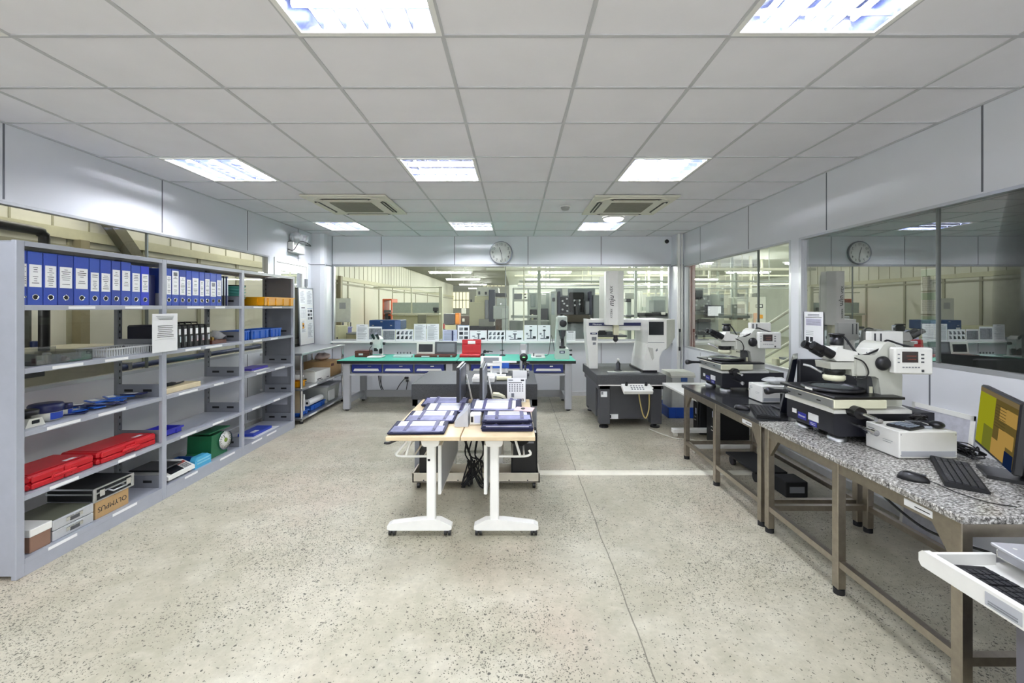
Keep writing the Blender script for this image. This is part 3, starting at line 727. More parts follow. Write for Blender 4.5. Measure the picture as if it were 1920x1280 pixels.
# ---- bottom level
z = LEV[0]
def flat_case(y0, y1, z0, label):
    t = thing('metal_case', label, 'case', (-3.0, (y0+y1)/2, z0), 'flat silver metal cases'); h = .062
    G(M('silver case', '#c9ccd2', .35, .4, var=.05)).box(-3.16, -2.845, y0, y1, z0+.001, z0+h, .004).obj('shell', t)
    G(M('olive case top', '#6d6f5f', .5)).box(-3.15, -2.855, y0+.01, y1-.01, z0+h, z0+h+.0015).obj('top_sheet', t)
    m = (y0+y1)/2; G(grey_dk).box(-2.845, -2.838, m-.03, m+.03, z0+.02, z0+.045, .002).obj('handle', t)
    for yy in (y0+.1, y1-.1): G(chrome).box(-2.845, -2.84, yy-.025, yy+.025, z0+.025, z0+.05, .002).obj('latch', t)
flat_case(2.63, 2.885, z, 'lower of two flat silver cases on the bottom shelf')
flat_case(2.63, 2.885, z+.0645, 'upper of two flat silver cases on the bottom shelf')
t = thing('parts_box', 'brown box with a white lid in the near corner of the bottom shelf', 'box', (-2.94, 2.56, z))
G(M('brown box', '#8f6f5e', .6)).box(-3.1, -2.845, 2.505, 2.618, z+.001, z+.095, .003).obj('box_body', t); G(white).box(-3.105, -2.84, 2.5, 2.622, z+.095, z+.14, .003).obj('lid', t)
# carton with upside-down print and the black aluminium case on it
t = thing('carton_box', 'brown carton with dark upside-down lettering under a black case', 'box', (-2.97, 3.05, z))
G(carton).box(-3.16, -2.85, 2.90, 3.15, z+.001, z+.118, .002).obj('carton', t)
q = G(inkd); q.text('OLYMPUS', .05, FR((-2.8495, 3.025, z+.06), (0, -1, 0), (0, 0, -1)), .0003); q.obj('lettering', t)
z2 = z+.119
t = thing('equipment_case', 'black aluminium-edged equipment case lying on the brown carton', 'case', (-2.98, 3.0, z2))
G(blackm).box(-3.17, -2.85, 2.89, 3.18, z2+.001, z2+.095, .003).obj('shell', t)
q = G(steelL)
for zz in (.0, .052, .085): q.box(-2.852, -2.843, 2.885, 3.185, z2+.001+zz, z2+.011+zz).box(-3.17, -2.85, 2.884, 2.891, z2+.001+zz, z2+.011+zz)
for yy in (2.885, 3.17): q.box(-2.856, -2.842, yy-.004, yy+.019, z2+.001, z2+.096, .003)
q.obj('edge_trim', t)
G(steelL).tube([(-2.843, 2.99, z2+.05), (-2.81, 2.99, z2+.045), (-2.81, 3.09, z2+.045), (-2.843, 3.09, z2+.05)], .006).obj('handle', t)
for yy in (2.94, 3.14): G(chrome).box(-2.846, -2.838, yy-.018, yy+.018, z2+.03, z2+.075, .002).obj('latch', t)
# counting scale
t = thing('counting_scale', 'electronic counting scale with black platform and red keypad on the bottom shelf', 'scale', (-2.97, 3.6, z))
G(white).prism([(-3.14, z+.03), (-2.84, z+.02), (-2.84, z+.05), (-2.95, z+.1), (-3.14, z+.1)], 'y', 3.5, 3.79).obj('body', t)
G(black).box(-3.15, -2.88, 3.475, 3.70, z+.102, z+.115, .005).obj('platform', t)
f = FR((-2.893, 3.66, z+.0765), (0, 1, 0), (-.11, 0, .05)); q = G(screen_off); q.xf = f; q.box(-.12, .02, -.045, .045, 0, .002); q.obj('display', t)
q = G(M('keypad red', '#a5443c', .5)); q.xf = f; q.box(.03, .115, .018, .045, 0, .002).use(grey)
for a in range(4):
    for b in range(3): q.box(.034+.02*a, .048+.02*a, -.042+.019*b, -.028+.019*b, 0, .002)
q.obj('keypad', t)
for yy in (3.53, 3.76):
    for xx in (-3.1, -2.88): G(rubber).cyl((xx, yy, z+.001), (xx, yy, z+.03), .014).obj('foot', t)
tray('shallow_tray', 'dark blue shallow tray behind the light blue dispenser on the bottom shelf', 'tray', -3.14, -2.925, 3.825, 3.985, z+.001, .05, M('ocean tray', '#1f4f96', .4), ribs=2)
t = thing('tape_dispenser', 'light blue plastic dispenser between the counting scale and the dial scale', 'dispenser', (-2.9, 3.84, z))
lb = M('sky blue plastic', '#4fb0dc', .35)
G(lb).prism([(3.80, z+.001), (4.0, z+.001), (4.0, z+.07), (3.95, z+.1), (3.82, z+.1), (3.80, z+.07)], 'x', -2.895, -2.845).obj('shell', t)
G(M('pale aqua', '#8fd0e6', .35)).box(-2.845, -2.841, 3.82, 3.98, z+.035, z+.045).box(-2.845, -2.841, 3.82, 3.98, z+.06, z+.07).obj('rib', t)
# dial scale
yc, zc, xf = YX(421.8, -2.88), AZ(824, YX(421.8, -2.88)), -2.88
t = thing('dial_scale', 'green mechanical scale with a large white dial on the bottom shelf', 'scale', (-2.98, 4.16, z))
G(green).prism([(4.03, z+.001), (4.29, z+.001), (4.29, z+.03), (4.26, z+.05), (4.25, z+.215), (4.07, z+.215), (4.06, z+.05), (4.03, z+.03)], 'x', -3.12, -2.89).obj('body', t)
G(green).box(-3.17, -2.87, 4.01, 4.31, z+.245, z+.255, .004).obj('pan', t); G(M('dark green', '#123f2a', .5)).cyl((-3.02, 4.16, z+.21), (-3.02, 4.16, z+.245), .05).box(-3.06, -2.98, 4.08, 4.24, z+.225, z+.245).obj('pan_support', t)
G(chrome).lathe([(.086, -.01), (.092, 0), (.092, .012), (.084, .014)], (xf, yc, zc), 'x', 32, False).obj('bezel', t)
q = G(white).lathe([(.085, 0), (.085, .006), (.001, .006)], (xf, yc, zc), 'x', 32).use(inkd)
for k in range(20):
    a = 2*PI*k/20; q.xf = FR((xf+.0065, yc, zc), (0, 1, 0), (0, 0, 1)) @ Matrix.Rotation(a, 4, 'Z'); q.box(-.002, .002, .06 if k % 2 else .055, .075, 0, .0005)
q.obj('dial_face', t)
q = G(M('dial hub', '#7d9a35', .5)).lathe([(.02, 0), (.02, .008), (.001, .01)], (xf+.006, yc, zc), 'x', 20); q.use(inkd); q.xf = FR((xf+.01, yc, zc), (0, 1, 0), (0, 0, 1)) @ Matrix.Rotation(.55, 4, 'Z'); q.box(-.003, .003, 0, .06, 0, .001); q.obj('needle', t)
t = thing('document_folder', 'blue folder on white sheets on the bottom shelf of the last bay', 'folder', (-2.98, 4.95, z))
G(paper).box(-3.02, -2.86, 4.68, 5.18, z+.001, z+.005).obj('paper_sheet', t)
G(M('folder blue', '#2d46b4', .4)).box(-3.08, -2.9, 4.74, 5.1, z+.005, z+.035, .004).obj('cover', t); G(paper).box(-2.98, -2.93, 4.8, 4.9, z+.035, z+.036).obj('folder_label', t)
# ================================================================== STAINLESS THREE-TIER TABLE IN THE CORNER
x0, x1, y0, y1 = -3.36, -2.80, 5.62, 7.05
t = thing('tiered_table', 'stainless steel three-tier table between the shelving and the corner', 'table', (-3.08, 6.33, 0))
for x in (x0+.03, x1-.03):
    for y in (y0+.04, y1-.04):
        l = G(chrome).cyl((x, y, .03), (x, y, .915), .019, n=14).obj('leg', t); G(rubber).cyl((x, y, 0), (x, y, .03), .024, n=14).obj('foot', l)
lab = 0
for z in (.08, .47, .935):
    s = G(steelL).box(x0, x1, y0, y1, z-.03, z, .004).obj('shelf' if z < .9 else 'table_top', t)
    if z < .9:
        q = G(paper); q.box(x1, x1+.001, 5.8, 6.05, z-.026, z-.004).obj('label_strip', s); G(paper).box(x1, x1+.001, 6.35, 6.62, z-.026, z-.004).obj('label_strip', s)
z = .936
# leaning notice board
yb0, yb1 = 6.66, 7.13
t = thing('notice_board', 'white notice board full of pinned sheets leaning on the steel table', 'board', (-3.37, 6.9, z))
fr = FR((-3.345, (yb0+yb1)/2, z), (0, 1, 0), (-.035, 0, 1)); w, h = .48, .92
q = G(M('board frame', '#9da0a6', .4, .6)); q.xf = fr
q.box(-w/2, w/2, 0, .015, -.012, .004).box(-w/2, w/2, h-.015, h, -.012, .004).box(-w/2, -w/2+.014, 0, h, -.012, .004).box(w/2-.014, w/2, 0, h, -.012, .004); q.obj('frame', t)
q = G(white); q.xf = fr; q.box(-w/2+.01, w/2-.01, .01, h-.01, -.01, 0); q.obj('board', t)
cells = [(-.11, .66, .19, .22, 'text'), (.11, .64, .2, .24, 'text'), (-.11, .42, .19, .2, 'table'), (.11, .38, .2, .22, 'photos'), (.11, .1, .2, .26, 'text'), (-.11, .2, .16, .2, 'text')]
for k, (cx_, cy_, ww, hh, st) in enumerate(cells):
    q = G(); sheet(q, fr @ Matrix.Translation((cx_, cy_, .0015)), ww, hh, st, rng); q.obj('pinned_sheet', t)
q = G(yellow); q.xf = fr; q.box(-.15, -.1, .27, .36, .002, .0026).use(inkd).box(-.14, -.11, .3, .33, .0026, .003); q.obj('yellow_sticker', t)
# middle tier
z = .471
t = thing('carton_box', 'open white carton on the middle tier of the steel table', 'box', (-2.98, 6.2, z))
q = G(white).box(-3.1, -2.83, 6.05, 6.55, z, z+.15, .002).use(inkd).box(-2.83, -2.8295, 6.12, 6.25, z+.03, z+.045).box(-2.83, -2.8295, 6.1, 6.3, z+.012, z+.02).box(-2.83, -2.8295, 6.42, 6.5, z+.02, z+.03)
for k in range(3): q.box(-3.08+.05*k, -3.05+.05*k, 6.0499, 6.05, z+.045, z+.06)
q.box(-3.09, -2.95, 6.0499, 6.05, z+.02, z+.027); q.obj('carton', t)
q = G(white); q.xf = TR((-2.96, 6.05, z+.15), 0, -.5); q.box(-.13, .13, -.08, 0, 0, .003); q.obj('flap', t)
t = thing('carton_box', 'brown carton behind the white one on the steel table', 'box', (-3.0, 6.78, z))
G(carton).box(-3.25, -2.84, 6.57, 6.98, z, z+.23, .003).obj('carton', t); G(brown).box(-2.84, -2.8385, 6.6, 6.7, z+.16, z+.2).obj('hand_hole', t)
single(G(M('pink-white bag', '#d9c3bd', .4, var=.2, sc=18)).blob((-3.05, 6.75, z+.29), (.22, .26, .118), rng), 'plastic_bag', 'plastic bag of pinkish parts on the brown carton', 'bag')
single(G(blackm).blob((-3.1, 5.94, z+.06), (.14, .13, .118), rng), 'cloth_bundle', 'dark bundle beside the near leg on the middle tier', 'bundle')
t = tray('parts_tray', 'small yellow tray under a white cloth on the steel table', 'tray', -3.0, -2.87, 5.70, 5.84, z+.001, .08, yellow)
single(G(M('white cloth', '#e6e6e4', .9)).blob((-2.93, 5.77, z+.125), (.16, .14, .08), rng, .15), 'folded_cloth', 'white cloth heaped over the small yellow tray', 'cloth')
# bottom tier
z = .081
t = thing('storage_box', 'translucent lidded storage box on the bottom tier of the steel table', 'box', (-3.0, 6.6, z))
q = G(M('frosted plastic', '#c9cdca', .3, var=.1, sc=8))
q.prism([(-3.24, z), (-2.88, z), (-2.85, z+.24), (-3.27, z+.24)], 'y', 6.5, 6.95); q.obj('box_body', t); G(grey_lt).box(-3.29, -2.83, 6.48, 6.97, z+.24, z+.27, .008).obj('lid', t); G(paper).box(-2.862, -2.848, 6.55, 6.75, z+.03, z+.18).obj('box_label', t)
t = tray('shallow_tray', 'blue tray holding a white paper roll on the bottom tier', 'tray', -3.1, -2.87, 6.0, 6.44, z+.001, .07, blueb, ribs=2)
t = thing('paper_roll', 'roll of white paper lying in the blue tray', 'roll', (-2.92, 6.2, z))
q = G(paper).cyl((-2.91, 5.98, z+.118), (-2.91, 6.4, z+.118), .045, n=20); q.use(inkd).cyl((-2.91, 5.979, z+.118), (-2.91, 5.9795, z+.118), .018, n=14).cyl((-2.91, 6.4001, z+.118), (-2.91, 6.401, z+.118), .018, n=14); q.obj('roll', t)
G(paper).blob((-3.0, 6.1, z+.115), (.1, .2, .05), rng).obj('loose_sheet', t)
tray('shallow_tray', 'blue tray at the near end of the bottom tier', 'tray', -3.0, -2.87, 5.69, 5.93, z+.001, .05, blueb, ribs=2)
single(G(white).box(-2.99, -2.88, 5.84, 5.865, z+.008, z+.27, .006), 'panel_board', 'white board standing upright in the near blue tray', 'board')
single(G(M('tan board', '#cdb994', .7)).box(-2.99, -2.9, 5.76, 5.775, z+.008, z+.34, .003), 'panel_board', 'tan board standing upright before the white one', 'board')

# ================================================================== GREEN-TOPPED WORKBENCHES AGAINST THE BACK WALL
benchgrey = M('bench grey enamel', '#b6b8be', .42, var=.02)
def bench(x0, x1, label):
    y0, y1 = 6.33, 7.17; t = thing('workbench', label, 'workbench', ((x0+x1)/2, (y0+y1)/2, 0), 'green-topped workbenches')
    G(teal).box(x0, x1, y0, y1, .748, .752).obj('rubber_mat', t)
    G(black).box(x0, x1, y0, y1, .705, .748, .004).obj('worktop', t)
    for x in (x0+.08, x1-.16):
        for y in (y0+.03, y1-.12):
            l = G(benchgrey).box(x, x+.1, y, y+.07, .02, .705, .005).obj('leg', t); G(rubber).cyl((x+.05, y+.035, 0), (x+.05, y+.035, .02), .028).obj('levelling_foot', l)
        G(benchgrey).box(x+.02, x+.08, y0+.1, y1-.12, .1, .17).obj('side_rail', t); G(benchgrey).box(x+.02, x+.08, y0+.1, y1-.12, .56, .705).obj('side_rail', t)
    G(benchgrey).box(x0+.18, x1-.16, y0+.05, y0+.09, .52, .552).obj('front_rail', t); G(benchgrey).box(x0+.18, x1-.16, y0+.05, y0+.07, .69, .705).obj('front_rail', t); G(benchgrey).box(x0+.18, x1-.16, y1-.1, y1-.08, .06, .17).obj('rear_stretcher', t)
    n = 3; xs = x0+.2; wd = .455
    G(grey).box(xs, xs+3*wd+.02, y0+.1, y0+.55, .53, .69).obj('drawer_case', t)
    for k in range(n):
        a = xs+k*(wd+.015); d = G(bluedk).box(a, a+wd-.012, y0+.06, y0+.09, .565, .69, .004).obj('drawer', t)
        G(white).prism([(a+.03, .59), (a+wd-.045, .59), (a+wd-.06, .625), (a+.045, .625)], 'y', y0+.045, y0+.06).obj('pull', d)
        G(chrome).box(a+.24, a+.29, y0+.057, y0+.06, .655, .665).obj('label_holder', d)
    return t
bench(-2.64, -.865, 'green-topped grey workbench carrying the small microscope and open cases')
bench(-.855, .91, 'green-topped grey workbench carrying the red case and hardness tester')
# power plugs and cords under the first bench
t = thing('power_socket', 'black plug in a wall socket under the green bench with hanging cords', 'socket', (AX(763, 7.43), 7.43, .3))
zz = AZ(710, 7.43); xx = AX(763, 7.43)
G(white).box(xx-.06, xx+.06, YB-.012, YB-.001, zz-.04, zz+.04, .003).obj('plate', t)
G(black).box(xx-.035, xx+.03, 7.39, 7.437, zz-.0, zz+.04, .004).box(xx-.01, xx+.03, 7.39, 7.437, zz-.045, zz-.01, .004).obj('plug', t)
q = G(black).tube([(xx-.03, 7.4, zz+.01), (xx-.1, 7.34, zz-.08), (xx-.18, 7.3, zz-.22), (xx-.3, 7.28, zz-.24), (xx-.4, 7.26, zz-.05), (xx-.44, 7.25, zz+.4)], .007, sub=6)
q.tube([(xx+.02, 7.39, zz-.04), (xx+.0, 7.35, zz-.2), (xx-.07, 7.32, .02)], .007, sub=6).tube([(xx-.47, 7.25, zz+.4), (xx-.42, 7.25, zz-.05), (xx-.34, 7.28, .02)], .007, sub=6); q.obj('cord', t)

# ---- things on the benches (top at 0.752)
z = .7525
t = thing('wooden_box', 'reddish brown wooden box at the end of the green bench', 'box', (AX(680, 6.85), 6.85, z))
bx0, bx1 = AX(667, 6.8), AX(694, 6.8)
G(brown).box(bx0, bx1, 6.76, 6.92, z, z+.1, .003).obj('box_body', t); G(M('box trim', '#7b4436', .4)).box(bx0-.004, bx1+.004, 6.755, 6.925, z+.07, z+.078).obj('lid_seam', t); G(paper).box(bx0+.06, bx0+.13, 6.7585, 6.7598, z+.03, z+.06).obj('box_label', t)
# stereo microscope
mx, my = AX(708, 6.75), 6.75
t = thing('stereo_microscope', 'small white stereo microscope with twin black eyepieces on the green bench', 'microscope', (mx, my, z))
G(white).box(mx-.13, mx+.1, my-.13, my+.1, z, z+.025, .01).obj('base', t)
G(white).cyl((mx+.05, my+.06, z+.02), (mx+.03, my+.06, z+.32), .02).obj('pillar', t)
G(white).prism([(mx-.08, z+.16), (mx+.05, z+.12), (mx+.07, z+.2), (mx-.02, z+.23)], 'y', my-.04, my+.05).obj('arm', t)
G(black).cyl((mx-.02, my-.02, z+.1), (mx-.02, my-.02, z+.15), .03).cyl((mx+.055, my-.02, z+.06), (mx+.055, my-.02, z+.14), .025).obj('objective', t)
G(white).prism([(mx-.075, z+.27), (mx-.03, z+.2), (mx+.06, z+.2), (mx+.075, z+.29), (mx+.02, z+.34), (mx-.05, z+.33)], 'y', my-.07, my+.06).obj('head', t)
for s in (-.035, .035): G(black).cyl((mx+s+.0, my-.05, z+.29), (mx+s-.015, my-.14, z+.385), .019, .022).obj('eyepiece', t)
for s in (-1, 1): G(black).cyl((mx+.085*s, my, z+.22), (mx+.115*s, my, z+.22), .024).obj('focus_knob', t)
G(black).tube([(mx-.1, my+.0, z+.03), (mx-.12, my-.03, z+.12), (mx-.07, my-.05, z+.19)], .004, sub=4).obj('cable', t)
# rack of pins
t = thing('pin_gauge_rack', 'clear rack of upright pin gauges on the green bench', 'rack', (AX(755, 6.75), 6.75, z))
r0, r1 = AX(738, 6.72), AX(772, 6.72)
G(M('clear rack', '#c3d6d2', .2)).box(r0, r1, 6.68, 6.82, z, z+.03, .003).box(r0, r1, 6.77, 6.82, z+.03, z+.05).obj('rack_body', t)
for k in range(9): G(steelL if k % 2 else grey_dk).cyl((r0+.04+.026*k, 6.8, z+.05), (r0+.04+.026*k, 6.8, z+.078), .008, n=8).obj('pin', t)
def panel_case(x0, x1, y, zb, h, frm, scr, label, name, cat, dep=.16, base=None, tilt=.12):
    t = thing(name, label, cat, ((x0+x1)/2, y, zb)); w = x1-x0
    G(base or frm).box(x0, x1, y-dep, y+.02, zb, zb+.035, .004).obj('base', t)
    fr = FR(((x0+x1)/2, y-.01, zb+.035), (1, 0, 0), (0, tilt, 1)); q = G(frm); q.xf = fr; q.box(-w/2, w/2, 0, h, -.02, 0, .005); q.obj('lid', t)
    q = G(scr); q.xf = fr; q.box(-w/2+.035, w/2-.035, .035, h-.03, 0, .002); q.obj('inner_panel', t); return t
t = panel_case(AX(777, 6.75), AX(812, 6.75), 6.9, z, .19, offwhite, screen_off, 'white framed open case with dark lining on a brown wooden base', 'open_case', 'case', base=brown)
G(paper).box(AX(790, 6.73)+.0, AX(805, 6.73), 6.735, 6.7395, z+.008, z+.022).obj('base_label', t)
t = panel_case(AX(812, 6.75), AX(854, 6.75), 6.9, z, .2, grey_dk, screen_grey, 'dark open instrument case with grey lining on the green bench', 'open_case', 'case', base=brown)
for k in (.08, .29): G(chrome).box(AX(812, 6.75)+k-.015, AX(812, 6.75)+k+.015, 6.734, 6.7395, z+.01, z+.03).obj('latch', t)
# red open case
a, b = AX(865, 6.8), AX(901, 6.8)
t = thing('open_case', 'open red plastic case standing at the joint of the two green benches', 'case', ((a+b)/2, 6.85, z))
G(red).box(a-.02, b, 6.72, 6.88, z, z+.045, .008).obj('base_shell', t)
q = G(red); q.xf = FR(((a+b)/2, 6.88, z+.045), (1, 0, 0), (0, .1, 1)); w = b-a
q.box(-w/2, w/2, 0, .15, -.03, 0, .008).box(-w/2, -w*.2, .15, .225, -.03, 0, .008).box(w*.2, w/2, .15, .225, -.03, 0, .008).box(-w*.21, w*.21, .205, .225, -.03, 0, .004); 
for k in range(3): q.box(-w*.4, w*.4, .03+.035*k, .036+.035*k, 0, .004)
q.obj('lid', t)
q = G(white); q.xf = FR(((a+b)/2, 6.88, z+.045), (1, 0, 0), (0, .1, 1)); q.box(-w*.2, w*.2, .152, .2, -.02, .004, .006); q.obj('handle', t)
# black clamp gadget, indicator stand, tray of papers
t = thing('gauge_clamp', 'small black gauge clamp lying on the green bench past the red case', 'gauge', (AX(913, 6.9), 6.9, z))
c = AX(909, 6.9); q = G(black)
q.ball((c-.02, 6.9, z+.0195), .0195).tube([(c-.04, 6.9, z+.03), (c+.0, 6.9, z+.07), (c+.06, 6.9, z+.08), (c+.13, 6.9, z+.07)], .008, sub=4).cyl((c+.0, 6.88, z+.075), (c+.0, 6.92, z+.075), .025).box(c+.02, c+.07, 6.885, 6.915, z+.06, z+.09, .004).box(c-.06, c-.045, 6.89, 6.91, z, z+.04); q.obj('body', t)
t = thing('indicator_stand', 'thin black indicator stand with a round foot on the green bench', 'stand', (AX(942, 6.95), 6.95, z))
c = AX(942, 6.95); G(black).lathe([(.001, 0), (.05, 0), (.05, .015), (.02, .025), (.001, .025)], (c, 6.95, z)).obj('base', t)
G(black).cyl((c, 6.95, z+.02), (c, 6.95, z+.27), .006, n=10).obj('rod', t); G(black).cyl((c-.04, 6.95, z+.09), (c+.03, 6.95, z+.09), .006, n=8).ball((c, 6.95, z+.09), .012, 8).obj('clamp_arm', t)
t = thing('open_tray', 'low white tray with small parts beside the hardness tester', 'tray', (AX(1008, 6.7), 6.7, z))
a, b = AX(996, 6.7), AX(1022, 6.7); G(white).box(a, b, 6.6, 6.8, z, z+.02, .003).box(a, b, 6.79, 6.8, z, z+.05).obj('tray_body', t); G(inkd).cyl((a+.04, 6.72, z+.02), (a+.04, 6.72, z+.07), .008).box(a+.07, a+.16, 6.68, 6.7, z+.02, z+.03).obj('small_part', t)
# hardness tester
hx, hy = AX(1053, 6.6), 6.62
t = thing('hardness_tester', 'tall pale grey hardness tester with a black round dial on the green bench', 'tester', (hx, hy, z))
pg = M('tester grey-green', '#c6d0ca', .42, var=.03)
G(pg).prism([(hx-.1, z), (hx+.11, z), (hx+.1, z+.16), (hx-.085, z+.16)], 'y', hy-.14, hy+.16).obj('base', t)
q = G(pg).prism([(hx-.095, z+.16), (hx-.03, z+.16), (hx-.025, z+.34), (hx-.0, z+.42), (hx+.03, z+.34), (hx+.05, z+.16), (hx+.075, z+.16), (hx+.075, z+.62), (hx+.05, z+.66), (hx-.045, z+.66), (hx-.07, z+.62)], 'y', hy-.02, hy+.16); q.obj('column', t)
G(pg).box(hx-.07, hx+.075, hy-.13, hy+.0, z+.44, z+.655, .012).obj('head', t)
G(black).lathe([(.055, 0), (.055, -.02), (.045, -.025), (.001, -.025)], (hx+.01, hy-.13, z+.545), 'y', 28).obj('dial', t)
G(grey_dk).lathe([(.045, .35), (.05, .4), (.06, .44)], (hx+.005, hy-.07, z), n=20).cyl((hx+.005, hy-.07, z+.3), (hx+.005, hy-.07, z+.36), .02, .04).obj('indenter', t)
G(black).lathe([(.045, .16), (.05, .19), (.024, .2), (.024, .3), (.03, .31), (.001, .31)], (hx+.005, hy-.07, z), n=20).obj('anvil_screw', t)
q = G(navy).box(hx-.045, hx+.035, hy-.1425, hy-.14, z+.09, z+.13).use(paper).box(hx-.03, hx+.02, hy-.143, hy-.1425, z+.102, z+.118); q.obj('nameplate', t)
for zz in (.13, .06): G(black).cyl((hx+.1, hy-.05, z+zz), (hx+.14, hy-.05, z+zz), .012).ball((hx+.145, hy-.05, z+zz), .016, 10).obj('side_knob', t)
G(black).cyl((hx-.0, hy, z+.66), (hx-.0, hy, z+.69), .02).obj('top_cap', t)
G(grey_dk).tube([(hx-.1, hy+.1, z+.1), (hx-.15, hy+.1, z+.35), (hx-.18, hy+.2, z+.06), (hx-.24, hy+.24, z+.014), (hx-.3, hy+.25, z+.014)], .004, sub=5).obj('cable', t)

# ---- sheets standing along the back sill against the glass
ps = [(668, 690, 608, 'text', 'white printed page at the corner end of the sill row'), (690.5, 716, 612, 'photo', 'grey photo sheet behind the small microscope'), (717, 741, 617, 'photo', 'grey photo print beside the small microscope\'s eyepieces'), (742, 775, 617, 'diagram', 'wide sheet of dark diagrams above the pin rack'), (776, 799, 607, 'text', 'tall printed page above the white framed case'), (800, 823, 607, 'text', 'tall printed page above the dark open case'), (830, 857, 618, 'blue', 'bluish two-column sheet beside the red case'), (858, 880, 609, 'photos', 'sheet of small photos behind the red case'), (881, 913, 619, 'machine', 'sheet with one drawn instrument above the black gauge clamp'), (915, 947, 619, 'diagram', 'sheet of dark diagrams above the indicator stand'), (949, 981, 619, 'machine', 'low sheet of scattered drawings right of the glazing joint'), (983, 1007, 609, 'machine', 'tall sheet with a stand drawing, first of a pair'), (1008.5, 1032, 609, 'machine', 'tall sheet with a stand drawing, second of a pair'), (1062, 1079, 620, 'table', 'ruled white sheet past the hardness tester')]
for k, (a, b, top, st, lab) in enumerate(ps):
    Y = 7.40; wd = (b-a)/800*Y; hh = AZ(top, Y)-.958; q = G()
    sheet(q, FR((AX((a+b)/2, Y), Y, .957), (1, 0, 0), (0, .03, 1)), wd, hh, st, rng)
    if st == 'blue': q.xf = None; q.use(navy).box(AX(a+17, Y), AX(a+20, Y), Y-.0035, Y-.001, .96, .955+hh*.95)
    single(q, 'printed_sheet', lab, 'sheet', 'printed sheets along the back sill')
# ================================================================== FLIP-TOP TABLES IN THE MIDDLE
ZT = .70
def flip_table(x0, x1, cx, fx0, fx1, label, panel_x, bsgn):
    """long folding table seen end-on: column legs cx, floor bars fx0..fx1"""
    ya, yb = 2.79, 3.93
    t = thing('folding_table', label, 'table', ((x0+x1)/2, (ya+yb)/2, 0), 'white wheeled folding tables')
    G(wood).box(x0, x1, ya, yb, ZT-.028, ZT, .003).obj('table_top', t)
    for k, y in enumerate((2.90, 3.895)):
        l = G(white).box(cx-.03, cx+.03, y-.022, y+.022, .1, ZT-.06, .006).obj('column', t)
        q = G(white).prism([(fx0, .052), (fx0+.02, .045), (fx1-.02, .045), (fx1, .052), (fx1, .075), (fx1-.03, .09), (cx+.06, .115), (cx-.06, .115), (fx0+.03, .09), (fx0, .075)], 'y', y-.03, y+.03); b = q.obj('floor_bar', t, bev=.005)
        for x in (fx0+.03, fx1-.03):
            q = G(black).cyl((x-.022, y, .024), (x-.006, y, .024), .024, n=18).cyl((x+.006, y, .024), (x+.022, y, .024), .024, n=18).box(x-.01, x+.01, y-.016, y+.016, .02, .05, .003); q.obj('caster', b)
        G(white).prism([(cx-.055, ZT-.075), (cx-.04, ZT-.085), (cx+.04, ZT-.085), (cx+.055, ZT-.075), (cx+.065, ZT-.028), (cx-.065, ZT-.028)], 'y', y-.05, y+.05).obj('bracket', l)
        q = G(white); e = -bsgn
        ex = cx + bsgn*.245 if bsgn > 0 else cx - .245
        q.tube([(cx+bsgn*.03, y, ZT-.165), (cx+bsgn*.2, y, ZT-.165), (cx+bsgn*.245, y, ZT-.15), (cx+bsgn*.235, y+.0, ZT-.125)] if bsgn > 0 else [(cx-.03, y, ZT-.165), (cx-.2, y, ZT-.165), (cx-.24, y, ZT-.155), (cx-.225, y, ZT-.13), (cx-.14, y, ZT-.03)], .0085, sub=3)
        q.cyl((cx+bsgn*.175, y, ZT-.165), (cx+bsgn*.135, y, ZT-.03), .0085, n=10); q.obj('rack_bracket', t)
    for dx, dz in ((.05, -.165), (.12, -.165), (.2, -.16)): G(white).cyl((cx+bsgn*dx, 2.9, ZT+dz), (cx+bsgn*dx, 3.895, ZT+dz), .006, n=8).obj('rack_rail', t)
    G(white).box(panel_x-.012, panel_x+.012, 2.93, 3.80, .26, ZT-.1, .004).obj('modesty_panel', t)
    q = G(grey_lt).box(panel_x+.012, panel_x+.0135, 2.95, 3.79, .275, ZT-.115); q.obj('panel_face', t)
    return t
t1 = flip_table(-.845, -.359, -.565, -.86, -.425, 'white wheeled folding table holding the column of four document cases', -.517, -1)
t2 = flip_table(-.353, .135, -.137, -.275, .16, 'white wheeled folding table beside the black computer tower', -.20, 1)
q = G(black).tube([(-.76, 2.88, ZT-.04), (-.80, 2.86, ZT-.045), (-.84, 2.85, ZT-.06), (-.87, 2.85, ZT-.058)], .009, sub=3); q.obj('release_lever', t1)
q = G(inkd).box(-.565-.022, -.565-.005, 2.8765, 2.878, ZT-.19, ZT-.175).obj('maker_label', t1)

